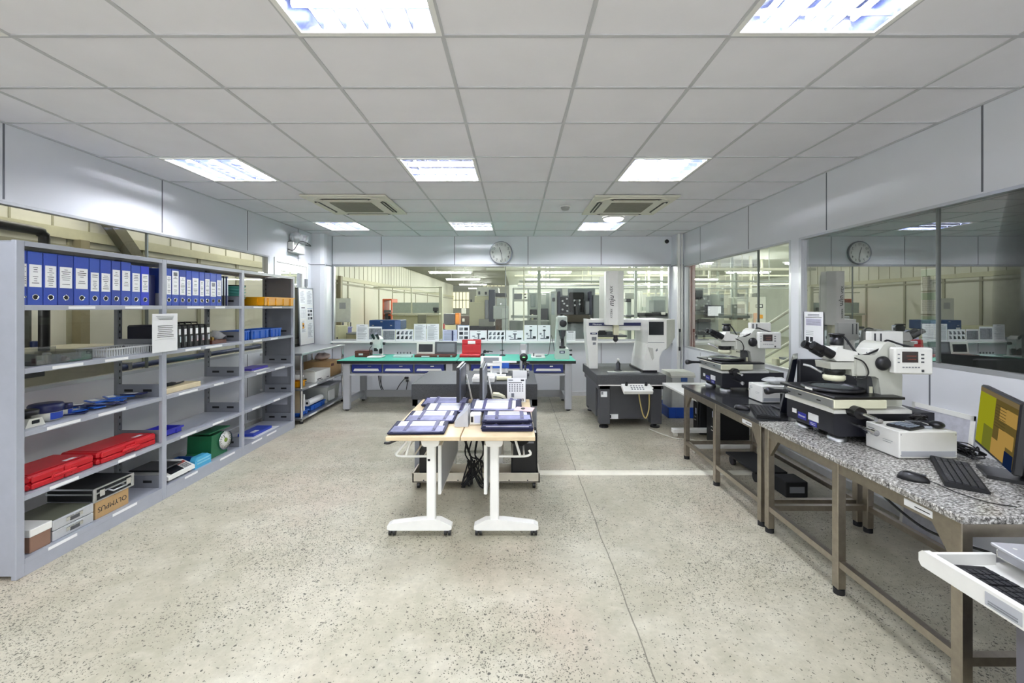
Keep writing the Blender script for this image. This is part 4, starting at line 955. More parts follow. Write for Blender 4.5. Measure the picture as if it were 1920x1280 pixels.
# ---- clear zip cases with drawings, shingled along both tables
zipm = M('zip edge navy', '#1c1e3c', .55, spec=.25)
insert = M('drawing sheet', '#dfe0ea', .85, var=.1, sc=7)
clearp = M('violet film', '#7b7ca2', .45, var=.4, sc=9, spec=.3)
def doc_case(cx, y0, w, d, z, label, rz=0., tilt=.05, kind='half', thick=.02):
    t = thing('document_case', label, 'document case', (cx, y0+d/2, z), 'clear-fronted document cases on the folding tables')
    xf = TR((cx, y0, z), rz, tilt); r = random.Random(label)
    q = G(zipm); q.xf = xf
    q.box(-w/2, w/2, 0, d, 0, thick*.7, .004); q.obj('back_sheet', t)
    q = G(insert); q.xf = xf; s = {'half': .5, 'white': .16, 'dark': .8, 'clear': .82}[kind]
    q.box(-w*.42, w*.42, d*.04, d*.96, thick*.7, thick*.82)
    q.use(ink)
    for k in range(4): q.box(-w*.3, w*.2+r.uniform(0, .1), d*(.7+.05*k), d*(.715+.05*k), thick*.82, thick*.84)
    q.box(w*.33, w*.35, d*.04, d*.96, thick*.82, thick*.84); q.obj('paper_insert', t)
    q = G(clearp); q.xf = xf; q.box(-w*.47, w*.47, d*.03, d*s, thick*.84, thick*.98, .002); q.obj('front_pocket', t)
    q = G(zipm); q.xf = xf
    q.tube([(-w/2, 0, thick*.5), (-w/2, d, thick*.5), (w/2, d, thick*.5), (w/2, 0, thick*.5), (-w/2, 0, thick*.5)], .006, n=6); q.obj('zip_edge', t)
    for s_ in (-.22, .3):
        q = G(M('strap violet', '#4d4b72', .5)); q.xf = xf; q.box(w*s_-.012, w*s_+.012, d*.1, d*1.0, thick*.98, thick*1.08)
        b = q.obj('strap', t); q = G(chrome); q.xf = xf; q.cyl((w*s_, d*.16, thick*1.0), (w*s_, d*.16, thick*1.25), .007, n=12); q.obj('snap', b)
    return t
doc_case(-.655, 2.83, .37, .26, ZT+.002, 'document case at the front corner of the first folding table', .03, .03)
doc_case(-.625, 3.10, .36, .26, ZT+.004, 'second document case from the front of the first folding table', .0, .05)
doc_case(-.545, 3.365, .38, .245, ZT+.006, 'third document case back along the first folding table, mostly white', .01, .06, 'white')
doc_case(-.6, 3.62, .38, .235, ZT+.006, 'dark document case at the back of the first folding table', .0, .06, 'dark')
doc_case(-.155, 3.50, .42, .26, ZT+.02, 'clear dark document case under the monitors on the second table', 0., .02, 'clear')
doc_case(-.155, 3.22, .38, .26, ZT+.05, 'pale document case raised on top of the stack on the second table', -.02, .1, 'white')
t = doc_case(-.05, 2.90, .35, .27, ZT+.002, 'bottom document case of the front stack on the second table', 0, .0, 'dark', .04)
doc_case(-.05, 2.92, .34, .26, ZT+.054, 'top document case of the front stack on the second table', .02, .0, 'half', .025)
t = thing('printed_card', 'pink and white printed card sticking out above the front stack of cases', 'card', (.05, 3.16, ZT+.075))
q = G(M('pinkish card', '#d8bcc0', .6)); q.xf = TR((.06, 3.155, ZT+.077), -.25, .05); q.box(-.07, .07, 0, .1, 0, .004).use(black).cyl((-.01, .05, .004), (-.01, .05, .01), .016); q.obj('card', t)
# grey wedge bracket and small white box between the columns
t = thing('angle_bracket', 'grey sheet metal wedge standing where the two folding tables meet', 'bracket', (-.36, 3.1, ZT))
q = G(grey_lt).prism([(-.425, ZT+.001), (-.33, ZT+.001), (-.335, ZT+.118), (-.425, ZT+.04)], 'y', 3.02, 3.22); q.obj('wedge', t)
t = thing('small_meter', 'small white box with a black slot beside the metal wedge', 'meter', (-.29, 3.12, ZT))
G(white).box(-.323, -.245, 3.07, 3.16, ZT+.001, ZT+.075, .004).obj('body', t); G(black).box(-.315, -.298, 3.066, 3.07, ZT+.02, ZT+.06).obj('slot', t); G(paperb).box(-.29, -.25, 3.067, 3.07, ZT+.015, ZT+.07).obj('meter_label', t)
single(G(blackm).blob((.03, 3.2, ZT-.104), (.2, .46, .085), rng, .1, 14), 'cloth_pouch', 'black cloth pouch lying on the rack under the second table', 'pouch')

# ---- monitors seen edge-on at the table ends
def edge_monitor(x, y0, y1, z0, z1, label, faces):
    t = thing('desktop_monitor', label, 'monitor', (x, (y0+y1)/2, ZT), 'thin monitors at the back of the folding tables')
    s = faces; d = .03
    q = G(black); q.prism([(y0, z0), (y1, z0), (y1, z1), (y0, z1)], 'x', x-s*.022, x+s*.0); q.obj('bezel', t, bev=.003)
    G(screen_off).box(x+s*.0, x+s*.002, y0+.015, y1-.015, z0+.02, z1-.015).obj('screen', t)
    q = G((M('monitor back silver', '#8f939b', .35, .3) if x > -.4 else M('monitor back slate', '#4a4e5a', .4))).prism([(y0+.01, x-s*.012), (y1-.01, x-s*.012), (y1-.1, x-s*.04), (y0+.1, x-s*.04)] if False else [(y0+.01, z0+.01), (y1-.01, z0+.01), (y1-.01, z1-.01), (y0+.01, z1-.01)], 'x', x-s*.036, x-s*.022); q.obj('back_shell', t, bev=.01)
    q = G(white).tube([(x-s*.085, y1+.004, ZT+.009), (x-s*.045, y1-.05, z0+.16), (x-s*.045, y1-.04, z0+.17), (x+s*.02, y1+.004, ZT+.009)], .008, n=8); q.obj('wire_stand', t)
    return t
edge_monitor(-.475, 3.48, 3.88, .77, 1.055, 'thin monitor at the back edge of the first folding table', -1)
edge_monitor(-.285, 3.47, 3.89, .76, 1.055, 'thin monitor at the back edge of the second folding table', -1)
t = thing('desk_device', 'cream rounded desktop device with a dark slot behind the second monitor', 'device', (-.12, 3.83, ZT))
q = G(cream).prism([(-.195, ZT+.001), (-.072, ZT+.001), (-.072, ZT+.02), (-.09, ZT+.05), (-.14, ZT+.075), (-.195, ZT+.08)], 'y', 3.785, 3.86); q.obj('body', t, bev=.006)
G(inkd).tube([(-.19, 3.783, ZT+.055), (-.14, 3.783, ZT+.05), (-.08, 3.783, ZT+.03)], .004, n=6).obj('slot', t)
t = thing('desk_calendar', 'white desk calendar page standing at the back of the second table', 'calendar', (.015, 3.8, ZT))
fr = FR((.015, 3.8, ZT+.045), (1, 0, 0), (0, .12, 1)); q = G(); q.xf = fr
q.use(paper).box(-.082, .082, -.043, .17, -.003, 0); q.obj('page', t)
q = G(ink); q.xf = fr; q.box(-.07, -.03, .145, .155, 0, .0005).use(inkd).box(.04, .07, .142, .156, 0, .0005).box(-.07, .05, .125, .131, 0, .0005).use(ink)
for i in range(6):
    for j in range(4): q.box(-.066+.023*i, -.054+.023*i, .05+.018*j, .06+.018*j, 0, .0005)
q.obj('printed_grid', t); q = G(ink); q.xf = fr; q.box(-.045, -.02, .0, .035, 0, .0005); q.obj('printed_picture', t); q = G(inkd); q.xf = fr; q.box(.045, .052, -.035, -.015, 0, .0005).box(.058, .065, -.035, -.015, 0, .0005).box(.045, .065, -.018, -.012, 0, .0005); q.obj('printed_logo', t)
q = G(grey_dk); q.prism([(3.80, ZT+.001), (3.88, ZT+.001), (3.835, ZT+.2)], 'x', -.06, .09); q.obj('easel', t)

# ---- granite surface plate on its stand
t = thing('granite_surface_plate', 'large dark granite surface plate on a grey stand behind the folding tables', 'surface plate', (-.37, 4.36, 0))
gd = M('black granite', '#46484b', .62, var=.25, sc=160, spec=.2)
G(gd).box(-.955, .21, 3.945, 4.775, .692, .836, .003).obj('granite_slab', t)
for x in (-.93, .155):
    for y in (3.965, 4.70):
        l = G(grey).box(x, x+.05, y, y+.05, .03, .64, .003).obj('leg', t); G(rubber).cyl((x+.025, y+.025, 0), (x+.025, y+.025, .03), .03).obj('levelling_foot', l)
q = G(grey).box(-.95, .21, 3.96, 4.0, .63, .69).box(-.95, .21, 4.72, 4.76, .63, .69).box(-.95, -.9, 3.96, 4.76, .63, .69).box(.16, .21, 3.96, 4.76, .63, .69).box(-.88, .155, 4.70, 4.74, .2, .25).box(-.93, -.88, 4.0, 4.7, .2, .25).box(.155, .205, 4.0, 4.7, .2, .25); q.obj('frame', t)
q = G(chrome)
for k in range(3): q.cyl((.2101, 3.98, .5+.04*k), (.2125, 3.98, .5+.04*k), .006)
q.obj('bolt', t)
z = .8365
t = thing('digital_readout', 'white digital readout with a grey screen standing on the granite plate', 'readout', (-.25, 4.5, z))
a, b = AX(901, 4.5), AX(941, 4.5)
q = G(white); f = FR(((a+b)/2, 4.5, AZ(686, 4.5)), (1, 0, 0), (0, .15, 1)); q.xf = f; w = b-a; q.box(-w/2, w/2, 0, .105, -.03, 0, .005); q.obj('housing', t)
q = G(screen_grey); q.xf = f; q.box(-w*.36, w*.36, .035, .09, 0, .002); q.obj('screen', t)
G(white).tube([((a+b)/2, 4.53, z), ((a+b)/2, 4.53, z+.12)], .012).box((a+b)/2-.06, (a+b)/2+.06, 4.48, 4.58, z, z+.012).obj('stand', t)
t = thing('clamp_stand', 'white bench bracket stand holding blue packs on the granite plate', 'stand', (-.2, 4.42, z))
q = G(white).box(-.23, .02, 4.45, 4.47, z+.13, z+.148).box(-.155, -.135, 4.45, 4.47, z, z+.13).box(-.2, -.09, 4.38, 4.47, z, z+.012); q.obj('bracket', t)
t = thing('storage_box', 'blue and white box on the granite plate behind the second monitor', 'box', (-.18, 4.6, z))
G(blueb).box(-.27, -.06, 4.6, 4.7, z+.05, z+.115, .003).obj('lid', t); G(white).box(-.26, -.07, 4.6, 4.7, z+.0005, z+.05, .003).obj('box_body', t)
t = thing('instrument_box', 'low white box lying at the front of the granite plate', 'box', (-.27, 4.1, z))
G(white).box(-.4, -.19, 4.02, 4.2, z+.0005, z+.045, .004).obj('box_body', t); G(M('light lid', '#e8e8ea', .4)).box(-.395, -.195, 4.03, 4.19, z+.045, z+.055, .003).obj('lid', t)
t = thing('paper_roll', 'short cream roll beside the low white box on the granite plate', 'roll', (-.09, 4.12, z))
G(cream).cyl((-.175, 4.13, z+.022), (-.03, 4.13, z+.022), .022, n=16).obj('roll', t); G(black).cyl((-.176, 4.13, z+.022), (-.1765, 4.13, z+.022), .008).obj('core', t)
single(G(paper).box(-.02, .12, 4.2, 4.21, z+.0005, z+.085), 'loose_card', 'white card standing behind the desk calendar on the granite plate', 'card')
# height gauge
hx = AX(981, 4.45)
t = thing('height_gauge', 'tall digital height gauge with a green-lit black dial on the granite plate', 'gauge', (hx, 4.45, z))
G(grey_dk).box(hx-.05, hx+.06, 4.4, 4.5, z+.0005, z+.03, .004).obj('base', t)
G(steelL).cyl((hx-.02, 4.46, z+.03), (hx-.02, 4.46, z+.2), .016).cyl((hx+.02, 4.47, z+.03), (hx+.02, 4.47, z+.2), .008).obj('pillar', t)
q = G(M('gauge housing', '#a5a7a9', .4)).prism([(hx-.042, AZ(666, 4.45)), (hx+.045, AZ(666, 4.45)), (hx+.03, AZ(645, 4.45)), (hx-.028, AZ(645, 4.45))], 'y', 4.44, 4.49); q.obj('top_housing', t)
G(paper).box(hx-.02, hx+.025, 4.4385, 4.44, AZ(665, 4.45), AZ(656, 4.45)).obj('scale_label', t)
c = (hx+.005, 4.42, AZ(669, 4.45)); q = G(black).lathe([(.001, -.03), (.036, -.03), (.042, -.022), (.042, .03), (.001, .03)], c, 'y', 26); q.obj('dial_head', t)
G(glow('green led', '#7dff8a', 1.6)).box(c[0]-.012, c[0]+.012, 4.388, 4.3895, c[2]-.002, c[2]+.008).obj('led_digits', t)
q = G(black).box(hx, hx+.035, 4.4, 4.43, z+.11, z+.16, .004).cyl((hx+.03, 4.39, z+.14), (hx+.06, 4.39, z+.13), .012).tube([(hx+.03, 4.41, z+.12), (hx+.02, 4.4, z+.07), (hx+.04, 4.39, z+.04)], .008); q.obj('scriber_arm', t)

# ---- rolling computer stands, towers, cable tangle
def dolly(x0, x1, label):
    ya, yb = 3.63, 3.855; t = thing('tower_dolly', label, 'stand', ((x0+x1)/2, 3.75, 0), 'white wheeled stands under the folding tables')
    dm = M('dolly cream', '#dcd5c6', .5)
    q = G(dm).box(x0, x1, ya, ya+.012, .055, .135, .002).box(x0, x1, yb-.012, yb, .055, .135, .002).box(x0, x0+.012, ya, yb, .055, .135).box(x1-.012, x1, ya, yb, .055, .135).box(x0, x1, ya, yb, .055, .065); q.obj('tray', t)
    q = G(inkd)
    for k in (.2, .5, .8): q.cyl((x0+(x1-x0)*k, ya-.001, .075), (x0+(x1-x0)*k, ya, .075), .006)
    q.obj('screw', t)
    for x in (x0+.05, x1-.05):
        for y in (ya+.03, yb-.03): G(black).cyl((x-.012, y, .027), (x+.012, y, .027), .027, n=16).box(x-.008, x+.008, y-.012, y+.012, .03, .055).obj('caster', t)
dolly(-.872, -.385, 'white wheeled stand under the first folding table')
dolly(-.31, .215, 'white wheeled stand under the second folding table')
def tower(x0, x1, y0, y1, z0, z1, label, front='y'):
    t = thing('computer_tower', label, 'computer', ((x0+x1)/2, (y0+y1)/2, z0), 'black computer towers')
    G(blackm).box(x0, x1, y0, y1, z0, z1, .006).obj('case', t)
    q = G(black); q.box(x0+.012, x1-.012, y0-.006, y0, z0+.01, z1-.01, .003); q.obj('front_panel', t)
    q = G(grey).box(x0+.03, x1-.03, y0-.0075, y0-.006, z1-.06, z1-.045).box(x0+.03, x1-.03, y0-.0075, y0-.006, z1-.09, z1-.075); q.obj('drive_slots', t)
    return t
t = tower(-.03, .195, 3.665, 3.838, .066, .47, 'black computer tower on the wheeled stand under the second table')
G(paper).box(.14, .185, 3.66, 3.72, .471, .4725).obj('sticker', t)
tower(-.82, -.66, 3.665, 3.838, .066, .44, 'black computer tower on the wheeled stand under the first table')
q = G(blackm); r = random.Random(3)
for k in range(9):
    x = r.uniform(-.45, -.27); q.tube([(x, 3.6, .6), (x+r.uniform(-.03, .03), 3.61, .45), (x+r.uniform(-.03, .03), 3.6, .3), (r.uniform(-.46, -.25), 3.6, .15+r.uniform(-.1, .1)), (r.uniform(-.46, -.25), 3.59, .03+.03*r.random()), (r.uniform(-.42, -.28), 3.62, .25)], .0065, n=6, sub=4)
tag(q.obj('cable_tangle'), 'tangle of black cables hanging between the two wheeled stands', 'cables', None, 'stuff')

# ================================================================== BRIDGE MEASURING MACHINE
t = thing('coordinate_measuring_machine', 'white bridge measuring machine on a black granite base in the corner', 'measuring machine', (1.48, 5.95, 0))
cmmg = M('machine charcoal', '#4a4b50', .4, var=.04)
bx0, bx1, by0, by1 = 1.04, 1.92, 5.40, 6.52
G(M('machine granite', '#505154', .5, var=.2, sc=150, spec=.25)).box(bx0, bx1, by0, by1, .565, .686, .004).obj('granite_table', t)
q = G(cmmg).box(bx0+.13, bx1-.12, by0+.13, by1-.12, .1, .565).box(bx0+.02, bx1-.02, by0+.05, by1-.05, .5, .565).box(bx0+.02, bx0+.04, by0+.18, by1-.2, .12, .5).box(bx1-.04, bx1-.02, by0+.18, by1-.2, .12, .5); q.obj('base_cabinet', t)
for x in (bx0+.04, bx1-.18):
    for y in (by0+.05, by1-.19):
        l = G(cmmg).box(x, x+.14, y, y+.12, .05, .565, .006).obj('leg', t); G(black).cyl((x+.07, y+.06, 0), (x+.07, y+.06, .02), .06).cyl((x+.07, y+.06, .02), (x+.07, y+.06, .05), .02).obj('levelling_foot', l)
G(white).box(bx0+.02, bx1-.02, by0-.012, by0-.004, .552, .565).obj('front_strip', t)
q = G(paper).box(bx0+.06, bx0+.14, by0+.045, by0+.0498, .4, .47).use(photog).box(bx0+.065, bx0+.09, by0+.0445, by0+.045, .43, .465); q.obj('rating_plate', t)
q = G(paper).box(bx0+.19, bx0+.3, by0+.125, by0+.1298, .1, .16).use(inkd).box(bx0+.195, bx0+.21, by0+.1245, by0+.125, .11, .15); q.obj('warning_plate', t)
q = G(steelL).box(AX(1139, 5.55), AX(1199, 5.55), 5.5, 5.58, .687, .71, .002); q.obj('stop_bar', t)
# bridge: slim column, beam, big drive column
cl0, cl1 = 1.0, 1.165
q = G(white).prism([(1.045, .69), (1.16, .69), (1.16, 1.2), (1.19, 1.24), (1.19, 1.36), (1.0, 1.38), (1.0, 1.2)], 'y', 5.95, 6.2); q.obj('slim_column', t, bev=.004)
q = G(navy).box(1.055, 1.15, 5.948, 5.95, 1.165, 1.19).use(photog).box(1.075, 1.14, 5.948, 5.95, 1.08, 1.13).box(1.09, 1.13, 5.948, 5.95, 1.02, 1.055).use(paper).box(1.075, 1.13, 5.947, 5.948, 1.174, 1.182); q.obj('warning_labels', t)
bm = G(white).box(1.1, 1.86, 5.96, 6.2, 1.22, 1.38, .006).obj('beam', t)
q = G(navy).box(1.035, 1.82, 5.944, 5.949, 1.285, 1.33); q.obj('dark_band', bm)
q = G(paper); q.text('Mitutoyo', .034, FR((1.15, 5.9435, 1.306), (1, 0, 0), (0, 0, 1)), .0003); q.obj('lettering', bm)
X = lambda px: AX(px, 5.82)
Zq = lambda py: AZ(py, 5.82)
prof = [(X(1207), Zq(598)), (X(1240), Zq(597)), (X(1240), Zq(650)), (X(1232), Zq(656)), (X(1227), Zq(668)), (X(1227), .69), (X(1198), .69), (X(1200), Zq(672)), (X(1206), Zq(642))]
q = G(white).prism(prof, 'y', 5.62, 6.22); col = q.obj('drive_column', t, bev=.006)
pg2 = M('machine side grey', '#c9c9c4', .45)
q = G(pg2); a = X(1240); b = 2.245; zt, zb = Zq(599), Zq(653)
vs_ = [(a, 5.64, zt), (b, 5.98, zt), (b, 6.22, zt), (a, 6.22, zt), (a, 5.64, zb), (b-.08, 5.98, zb), (b-.08, 6.22, zb), (a, 6.22, zb), (b, 5.98, Zq(634)), (b, 6.22, Zq(634))]
q.add(vs_, [(0, 1, 2, 3), (0, 4, 5, 8, 1), (8, 5, 6, 9), (1, 8, 9, 2), (4, 7, 6, 5), (3, 2, 9, 6, 7), (0, 3, 7, 4)]); q.obj('side_hood', t, bev=.004)
q = G(screen_off).box(X(1208), X(1234.5), 5.612, 5.62, Zq(626), Zq(602)); q.obj('display_panel', t)
q = G(pg2).prism([(X(1206), Zq(648)), (X(1215), Zq(650)), (X(1217), Zq(668)), (X(1214), Zq(672))], 'y', 5.613, 5.62).use(grey).prism([(X(1220), Zq(654)), (X(1223), Zq(650)), (X(1224), Zq(654)), (X(1221), Zq(656))], 'y', 5.615, 5.62).box(X(1206), X(1236), 5.618, 5.62, Zq(640), Zq(639)); q.obj('recess', t)
G(black).box(X(1198)-.02, X(1222), 5.6, 6.24, .687, .715).obj('air_bearing', t)
hx0, hx1, hm = AX(1137, 5.8), AX(1171, 5.8), AX(1158, 5.8)
q = G(white).prism([(hx0, 5.92), (hx0, 5.84), (hx0+.03, 5.8), (hm, 5.78), (hx1, 5.84), (hx1, 5.955), (hx0, 5.955)], 'z', AZ(609, 5.8), AZ(508, 5.8)); hd = q.obj('vertical_head', t, bev=.005)
G(pg2).box(hx0-.0, hx0+.02, 5.955, 6.3, AZ(600, 5.8), AZ(515, 5.8)).box(hx0+.02, hx1, 5.955, 5.957, AZ(605, 5.8), AZ(515, 5.8)).obj('head_back', t)
frt = FR((hx0+.082, 5.7875, 0), (0, 0, 1), (-1, .22, 0))
for txt, y_, s_, sh in (('XYZAX', 588, .038, .25), ('mju', 564, .098, .2), ('NEX', 543.5, .052, .2)):
    q = G(inkd); q.text(txt, s_, FR((hx0+.068, 5.7915, AZ(y_, 5.8)), (0, 0, 1), (-1, .164, 0)), .0015, shear=sh); q.obj('lettering', hd)
q = G(cream).box(AX(1151, 5.85), AX(1160, 5.85), 5.84, 5.92, AZ(628, 5.85), AZ(606, 5.85), .003); q.obj('quill', t)
q = G(black).cyl((AX(1154.5, 5.86), 5.87, AZ(628, 5.86)), (AX(1154.5, 5.86), 5.87, AZ(633, 5.86)), .03).ball((AX(1154.5, 5.86), 5.87, AZ(636, 5.86)), .036, 12).cyl((AX(1154.5, 5.86), 5.87, AZ(640, 5.86)), (AX(1154.5, 5.86), 5.87, AZ(636, 5.86)), .018); q.obj('probe_head', t)
q = G(steelL).cyl((AX(1154.5, 5.86), 5.87, AZ(645, 5.86)), (AX(1154.5, 5.86), 5.87, AZ(640, 5.86)), .004, n=8); q.obj('stylus', t)
c = (AX(1159, 5.75), 5.75)
t = thing('reference_sphere', 'white ceramic ball on a short black post standing on the granite base', 'sphere', (*c, .687))
G(black).lathe([(.055, 0), (.055, .015), (.03, .02), (.03, .1), (.015, .12), (.008, .135)], (*c, .687), n=18).obj('post', t); G(white).ball((*c, .687+.15), .02, 14).obj('ball', t)
# joystick box resting on the front lip
t = thing('joystick_box', 'white two-joystick control box at the front of the measuring machine', 'controller', (1.53, 5.3, .5))
f = FR((AX(1195, 5.28), 5.27, .545), (1, 0, 0), (0, .85, .4)); q = G(white); q.xf = f
q.box(-.18, .18, -.06, .1, -.05, 0, .006).use(white); q.obj('housing', t)
for s_ in (-.125, .12):
    q = G(black); q.xf = f; q.cyl((s_, .06, 0), (s_, .06, .035), .018).ball((s_, .06, .04), .016, 10); q.obj('joystick', t)
q = G(ink); q.xf = f; r = random.Random(2)
for i in range(5):
    for j in range(3): q.box(-.08+.034*i, -.06+.034*i, -.03+.035*j, -.012+.035*j, 0, .003)
q.obj('buttons', t)
q = G(white).box(AX(1170, 5.36), AX(1180, 5.36), 5.3, 5.387, .53, .55).box(AX(1212, 5.36), AX(1222, 5.36), 5.3, 5.387, .53, .55); q.obj('mount_bracket', t)
G(M('yellow cable', '#cbb777', .5)).tube([(AX(1197, 5.3), 5.3, .51), (AX(1201, 5.3), 5.31, .35), (AX(1207, 5.3), 5.32, .2), (AX(1213, 5.3), 5.32, .17), (AX(1218, 5.3), 5.32, .3), (AX(1217, 5.3), 5.3, .51)], .008, sub=6).obj('loop_cable', t)
# ================================================================== STEEL BENCHES WITH MEASURING MICROSCOPES
frame_st = M('bench steel', '#a79f93', .34, 1., var=.08, sc=30)
speck = None
def speckle(name, cols, sc, rough):
    m, nt, out = new_mat(name); b = N(nt, 'ShaderNodeBsdfPrincipled'); L(nt, b.outputs[0], out.inputs[0]); v = coords(nt, (1, 1.6, 1))
    f = noise(nt, v, sc, 4, .75)
    L(nt, ramp(nt, f, [(.36, lin(cols[0])), (.46, lin(cols[1])), (.54, lin(cols[2])), (.62, lin(cols[3]))]), b.inputs['Base Color'])
    b.inputs['Roughness'].default_value = rough; return m
gran_lt = speckle('speckled granite', ('#3d3c3b', '#7d7b78', '#b5b3b0', '#e6e5e3'), 75, .22)
gran_dk = speckle('dark polished granite', ('#1d1e20', '#2b2c2f', '#35363a', '#46474b'), 120, .16)
def steel_bench(y0, y1, ym, top, label, tx0):
    t = thing('steel_workbench', label, 'workbench', (2.1, (y0+y1)/2, 0), 'stainless framed granite workbenches')
    X0, X1 = 1.735, 2.46
    G(top).box(tx0, 2.51, y0-.03 if y0 < 2 else y0-.018, y1+.016 if y0 < 2 else y1+.02, .72, .75, .003).obj('granite_top', t)
    for x in (X0, X1-.045):
        for y in ([y0, ym, y1-.045] if x == X0 else [y0, y1-.045]):
            l = G(frame_st).box(x, x+.045, y, y+.045, .03, .72, .003).obj('leg', t); G(rubber).cyl((x+.022, y+.022, 0), (x+.022, y+.022, .03), .027, n=16).obj('foot', l)
    q = G(frame_st)
    q.box(X0+.004, X0+.041, y0+.045, y1-.045, .655, .72).box(X1-.041, X1-.004, y0+.045, y1-.045, .655, .72).box(X0+.045, X1-.045, y0+.004, y0+.041, .655, .72).box(X0+.045, X1-.045, y1-.041, y1-.004, .655, .72); q.obj('top_rail', t)
    q = G(frame_st).box(X0+.006, X0+.039, y0+.045, y1-.045, .15, .185).box(X1-.039, X1-.006, y0+.045, y1-.045, .15, .185).box(X0+.045, X1-.045, y0+.006, y0+.039, .15, .185).box(X0+.045, X1-.045, y1-.039, y1-.006, .15, .185); q.obj('lower_rail', t)
    for y, s in ((y0+.045, 1), (y1-.045, -1)):
        q = G(frame_st).prism([(y, .655), (y+s*.09, .655), (y, .53)], 'x', X0+.012, X0+.034); q.obj('gusset', t)
    q = G(paper).box(X0+.003, X0+.0042, y0+.12, y0+.25, .668, .698).use(inkd).box(X0+.0026, X0+.003, y0+.13, y0+.2, .68, .684); q.obj('asset_label', t)
    return t
steel_bench(3.01, 4.38, 3.69, gran_dk, 'stainless bench with a dark polished top under the far microscope', 1.72)
steel_bench(1.655, 2.965, 2.29, gran_lt, 'stainless bench with a speckled granite top under the near microscope', 1.705)
BT = .7505
# ---- measuring microscope
mw = M('microscope ivory', '#cccec6', .38, var=.02)
mcream = M('stage cream', '#e9e8cf', .4, var=.02)
mbase = M('microscope base charcoal', '#1f2029', .42, var=.06)
mt = thing('measuring_microscope', 'measuring microscope with an ivory column on the speckled granite bench', 'microscope', (2.1, 2.7, BT), 'ivory measuring microscopes')
for x in (1.94, 2.36):
    for y in (2.57, 2.86):
        q = G(steelL).lathe([(.05, 0), (.05, .02), (.03, .024), (.03, .055)], (x, y, BT), n=24).use(rubber).lathe([(.042, .024), (.045, .04), (.035, .055)], (x, y, BT), n=24); q.obj('levelling_foot', mt)
q = G(mbase).prism([(1.87, .80), (1.87, .93), (2.46, .93), (2.46, .79), (1.9, .79)], 'y', 2.50, 2.93); b_ = q.obj('base_casting', mt, bev=.006)
q = G(M('badge blue', '#2a2fa0', .4)).box(1.868, 1.87, 2.735, 2.815, .82, .862); q.obj('badge', b_)
G(M('badge blue', '#2a2fa0', .4)).box(1.868, 1.87, 2.64, 2.705, .803, .832).obj('badge', b_)
G(paper).box(1.867, 1.87, 2.83, 2.87, .845, .872).obj('sticker', b_); q = G(paper).box(1.8672, 1.87, 2.625, 2.715, .836, .88); q.text('Mitutoyo', .018, FR((1.8675, 2.775, .841), (0, -1, 0), (0, 0, 1)), .0003)
for k in range(2): q.box(1.8675, 1.868, 2.65, 2.695, .811+.009*k, .8135+.009*k)
q.obj('badge_print', b_)
G(white).prism([(2.47, .931), (2.92, .931), (2.92, .955), (2.86, .962), (2.53, .962), (2.47, .95)], 'x', 1.85, 2.3).obj('cross_slide', mt)
q = G(mcream).box(1.835, 2.14, 2.45, 2.88, .964, 1.014, .004); st_ = q.obj('stage_body', mt)
q = G(steelL).box(1.829, 1.835, 2.455, 2.875, .967, 1.012).use(black)
for yy in (2.55, 2.72, 2.83): q.box(1.8285, 1.829, yy, yy+.035, .985, .992)
q.obj('scale_cover', st_)
G(black).box(1.84, 2.25, 2.455, 2.96, 1.0145, 1.03, .003).obj('stage_plate', mt)
G(black).lathe([(.15, 1.0305), (.165, 1.035), (.165, 1.048), (.15, 1.055), (.115, 1.055), (.115, 1.045)], (2.0, 2.69, 0), n=40, cap=False).obj('rotary_ring', mt)
G(M('stage glass', '#8b9496', .05)).cyl((2.0, 2.69, 1.031), (2.0, 2.69, 1.05), .116, n=40).obj('stage_glass', mt); G(white).box(1.83, 1.835, 2.63, 2.69, 1.036, 1.048).obj('ring_label', mt)
q = G(black).cyl((1.845, 2.86, .985), (1.79, 2.87, .985), .012, n=14).lathe([(.012, 0), (.014, -.04), (.024, -.08), (.024, -.1), (.012, -.106)], (1.79, 2.87, .985), 'x', 18); q.obj('stage_handle', mt)
q = G(black).cyl((1.95, 2.47, .95), (1.947, 2.40, .95), .034, n=20).use(chrome).cyl((1.947, 2.40, .95), (1.94, 2.29, .945), .011, n=12); q.obj('micrometer_head', mt)
q = G(chrome).cyl((1.97, 2.5, .87), (1.955, 2.33, .868), .01, n=12).cyl((1.955, 2.33, .868), (1.952, 2.30, .868), .016, n=14); q.obj('micrometer_head', mt)
A = lambda px: AX(px, 2.52)
B = lambda py: AZ(py, 2.52)
q = G(mw).prism([(A(1609), B(666)), (A(1609), B(704)), (A(1643), B(706)), (A(1650), B(710)), (A(1655), B(742)), (A(1655), .935), (A(1694), .935), (A(1695), B(706)), (A(1692), B(690)), (A(1683), B(650)), (A(1678), B(643)), (A(1668), B(641)), (A(1660), B(646)), (A(1646), B(666))], 'y', 2.53, 2.70); col_ = q.obj('column', mt, bev=.006)
G(grey_dk).box(A(1642), A(1656), 2.58, 2.66, .935, B(706)).use(mcream).box(A(1645), A(1651), 2.575, 2.58, B(770), B(728)).obj('column_guide', mt)
G(black).lathe([(.04, 0), (.043, -.012), (.03, -.03), (.02, -.033), (.001, -.033)], (A(1656), 2.53, B(681)), 'y', 26).obj('focus_knob', mt)
q = G(white).box(AX(1633, 2.72), AX(1694, 2.72), 2.72, 2.765, AZ(672, 2.72), AZ(621.5, 2.72), .004).use(grey_dk).box(AX(1639, 2.72), AX(1642, 2.72), 2.718, 2.72, AZ(655, 2.72), AZ(625, 2.72)).box(AX(1650, 2.72), AX(1653, 2.72), 2.718, 2.72, AZ(655, 2.72), AZ(625, 2.72)).use(white).box(AX(1620, 2.6), AX(1646, 2.6), 2.56, 2.66, AZ(667, 2.6), AZ(653, 2.6), .003).use(grey)
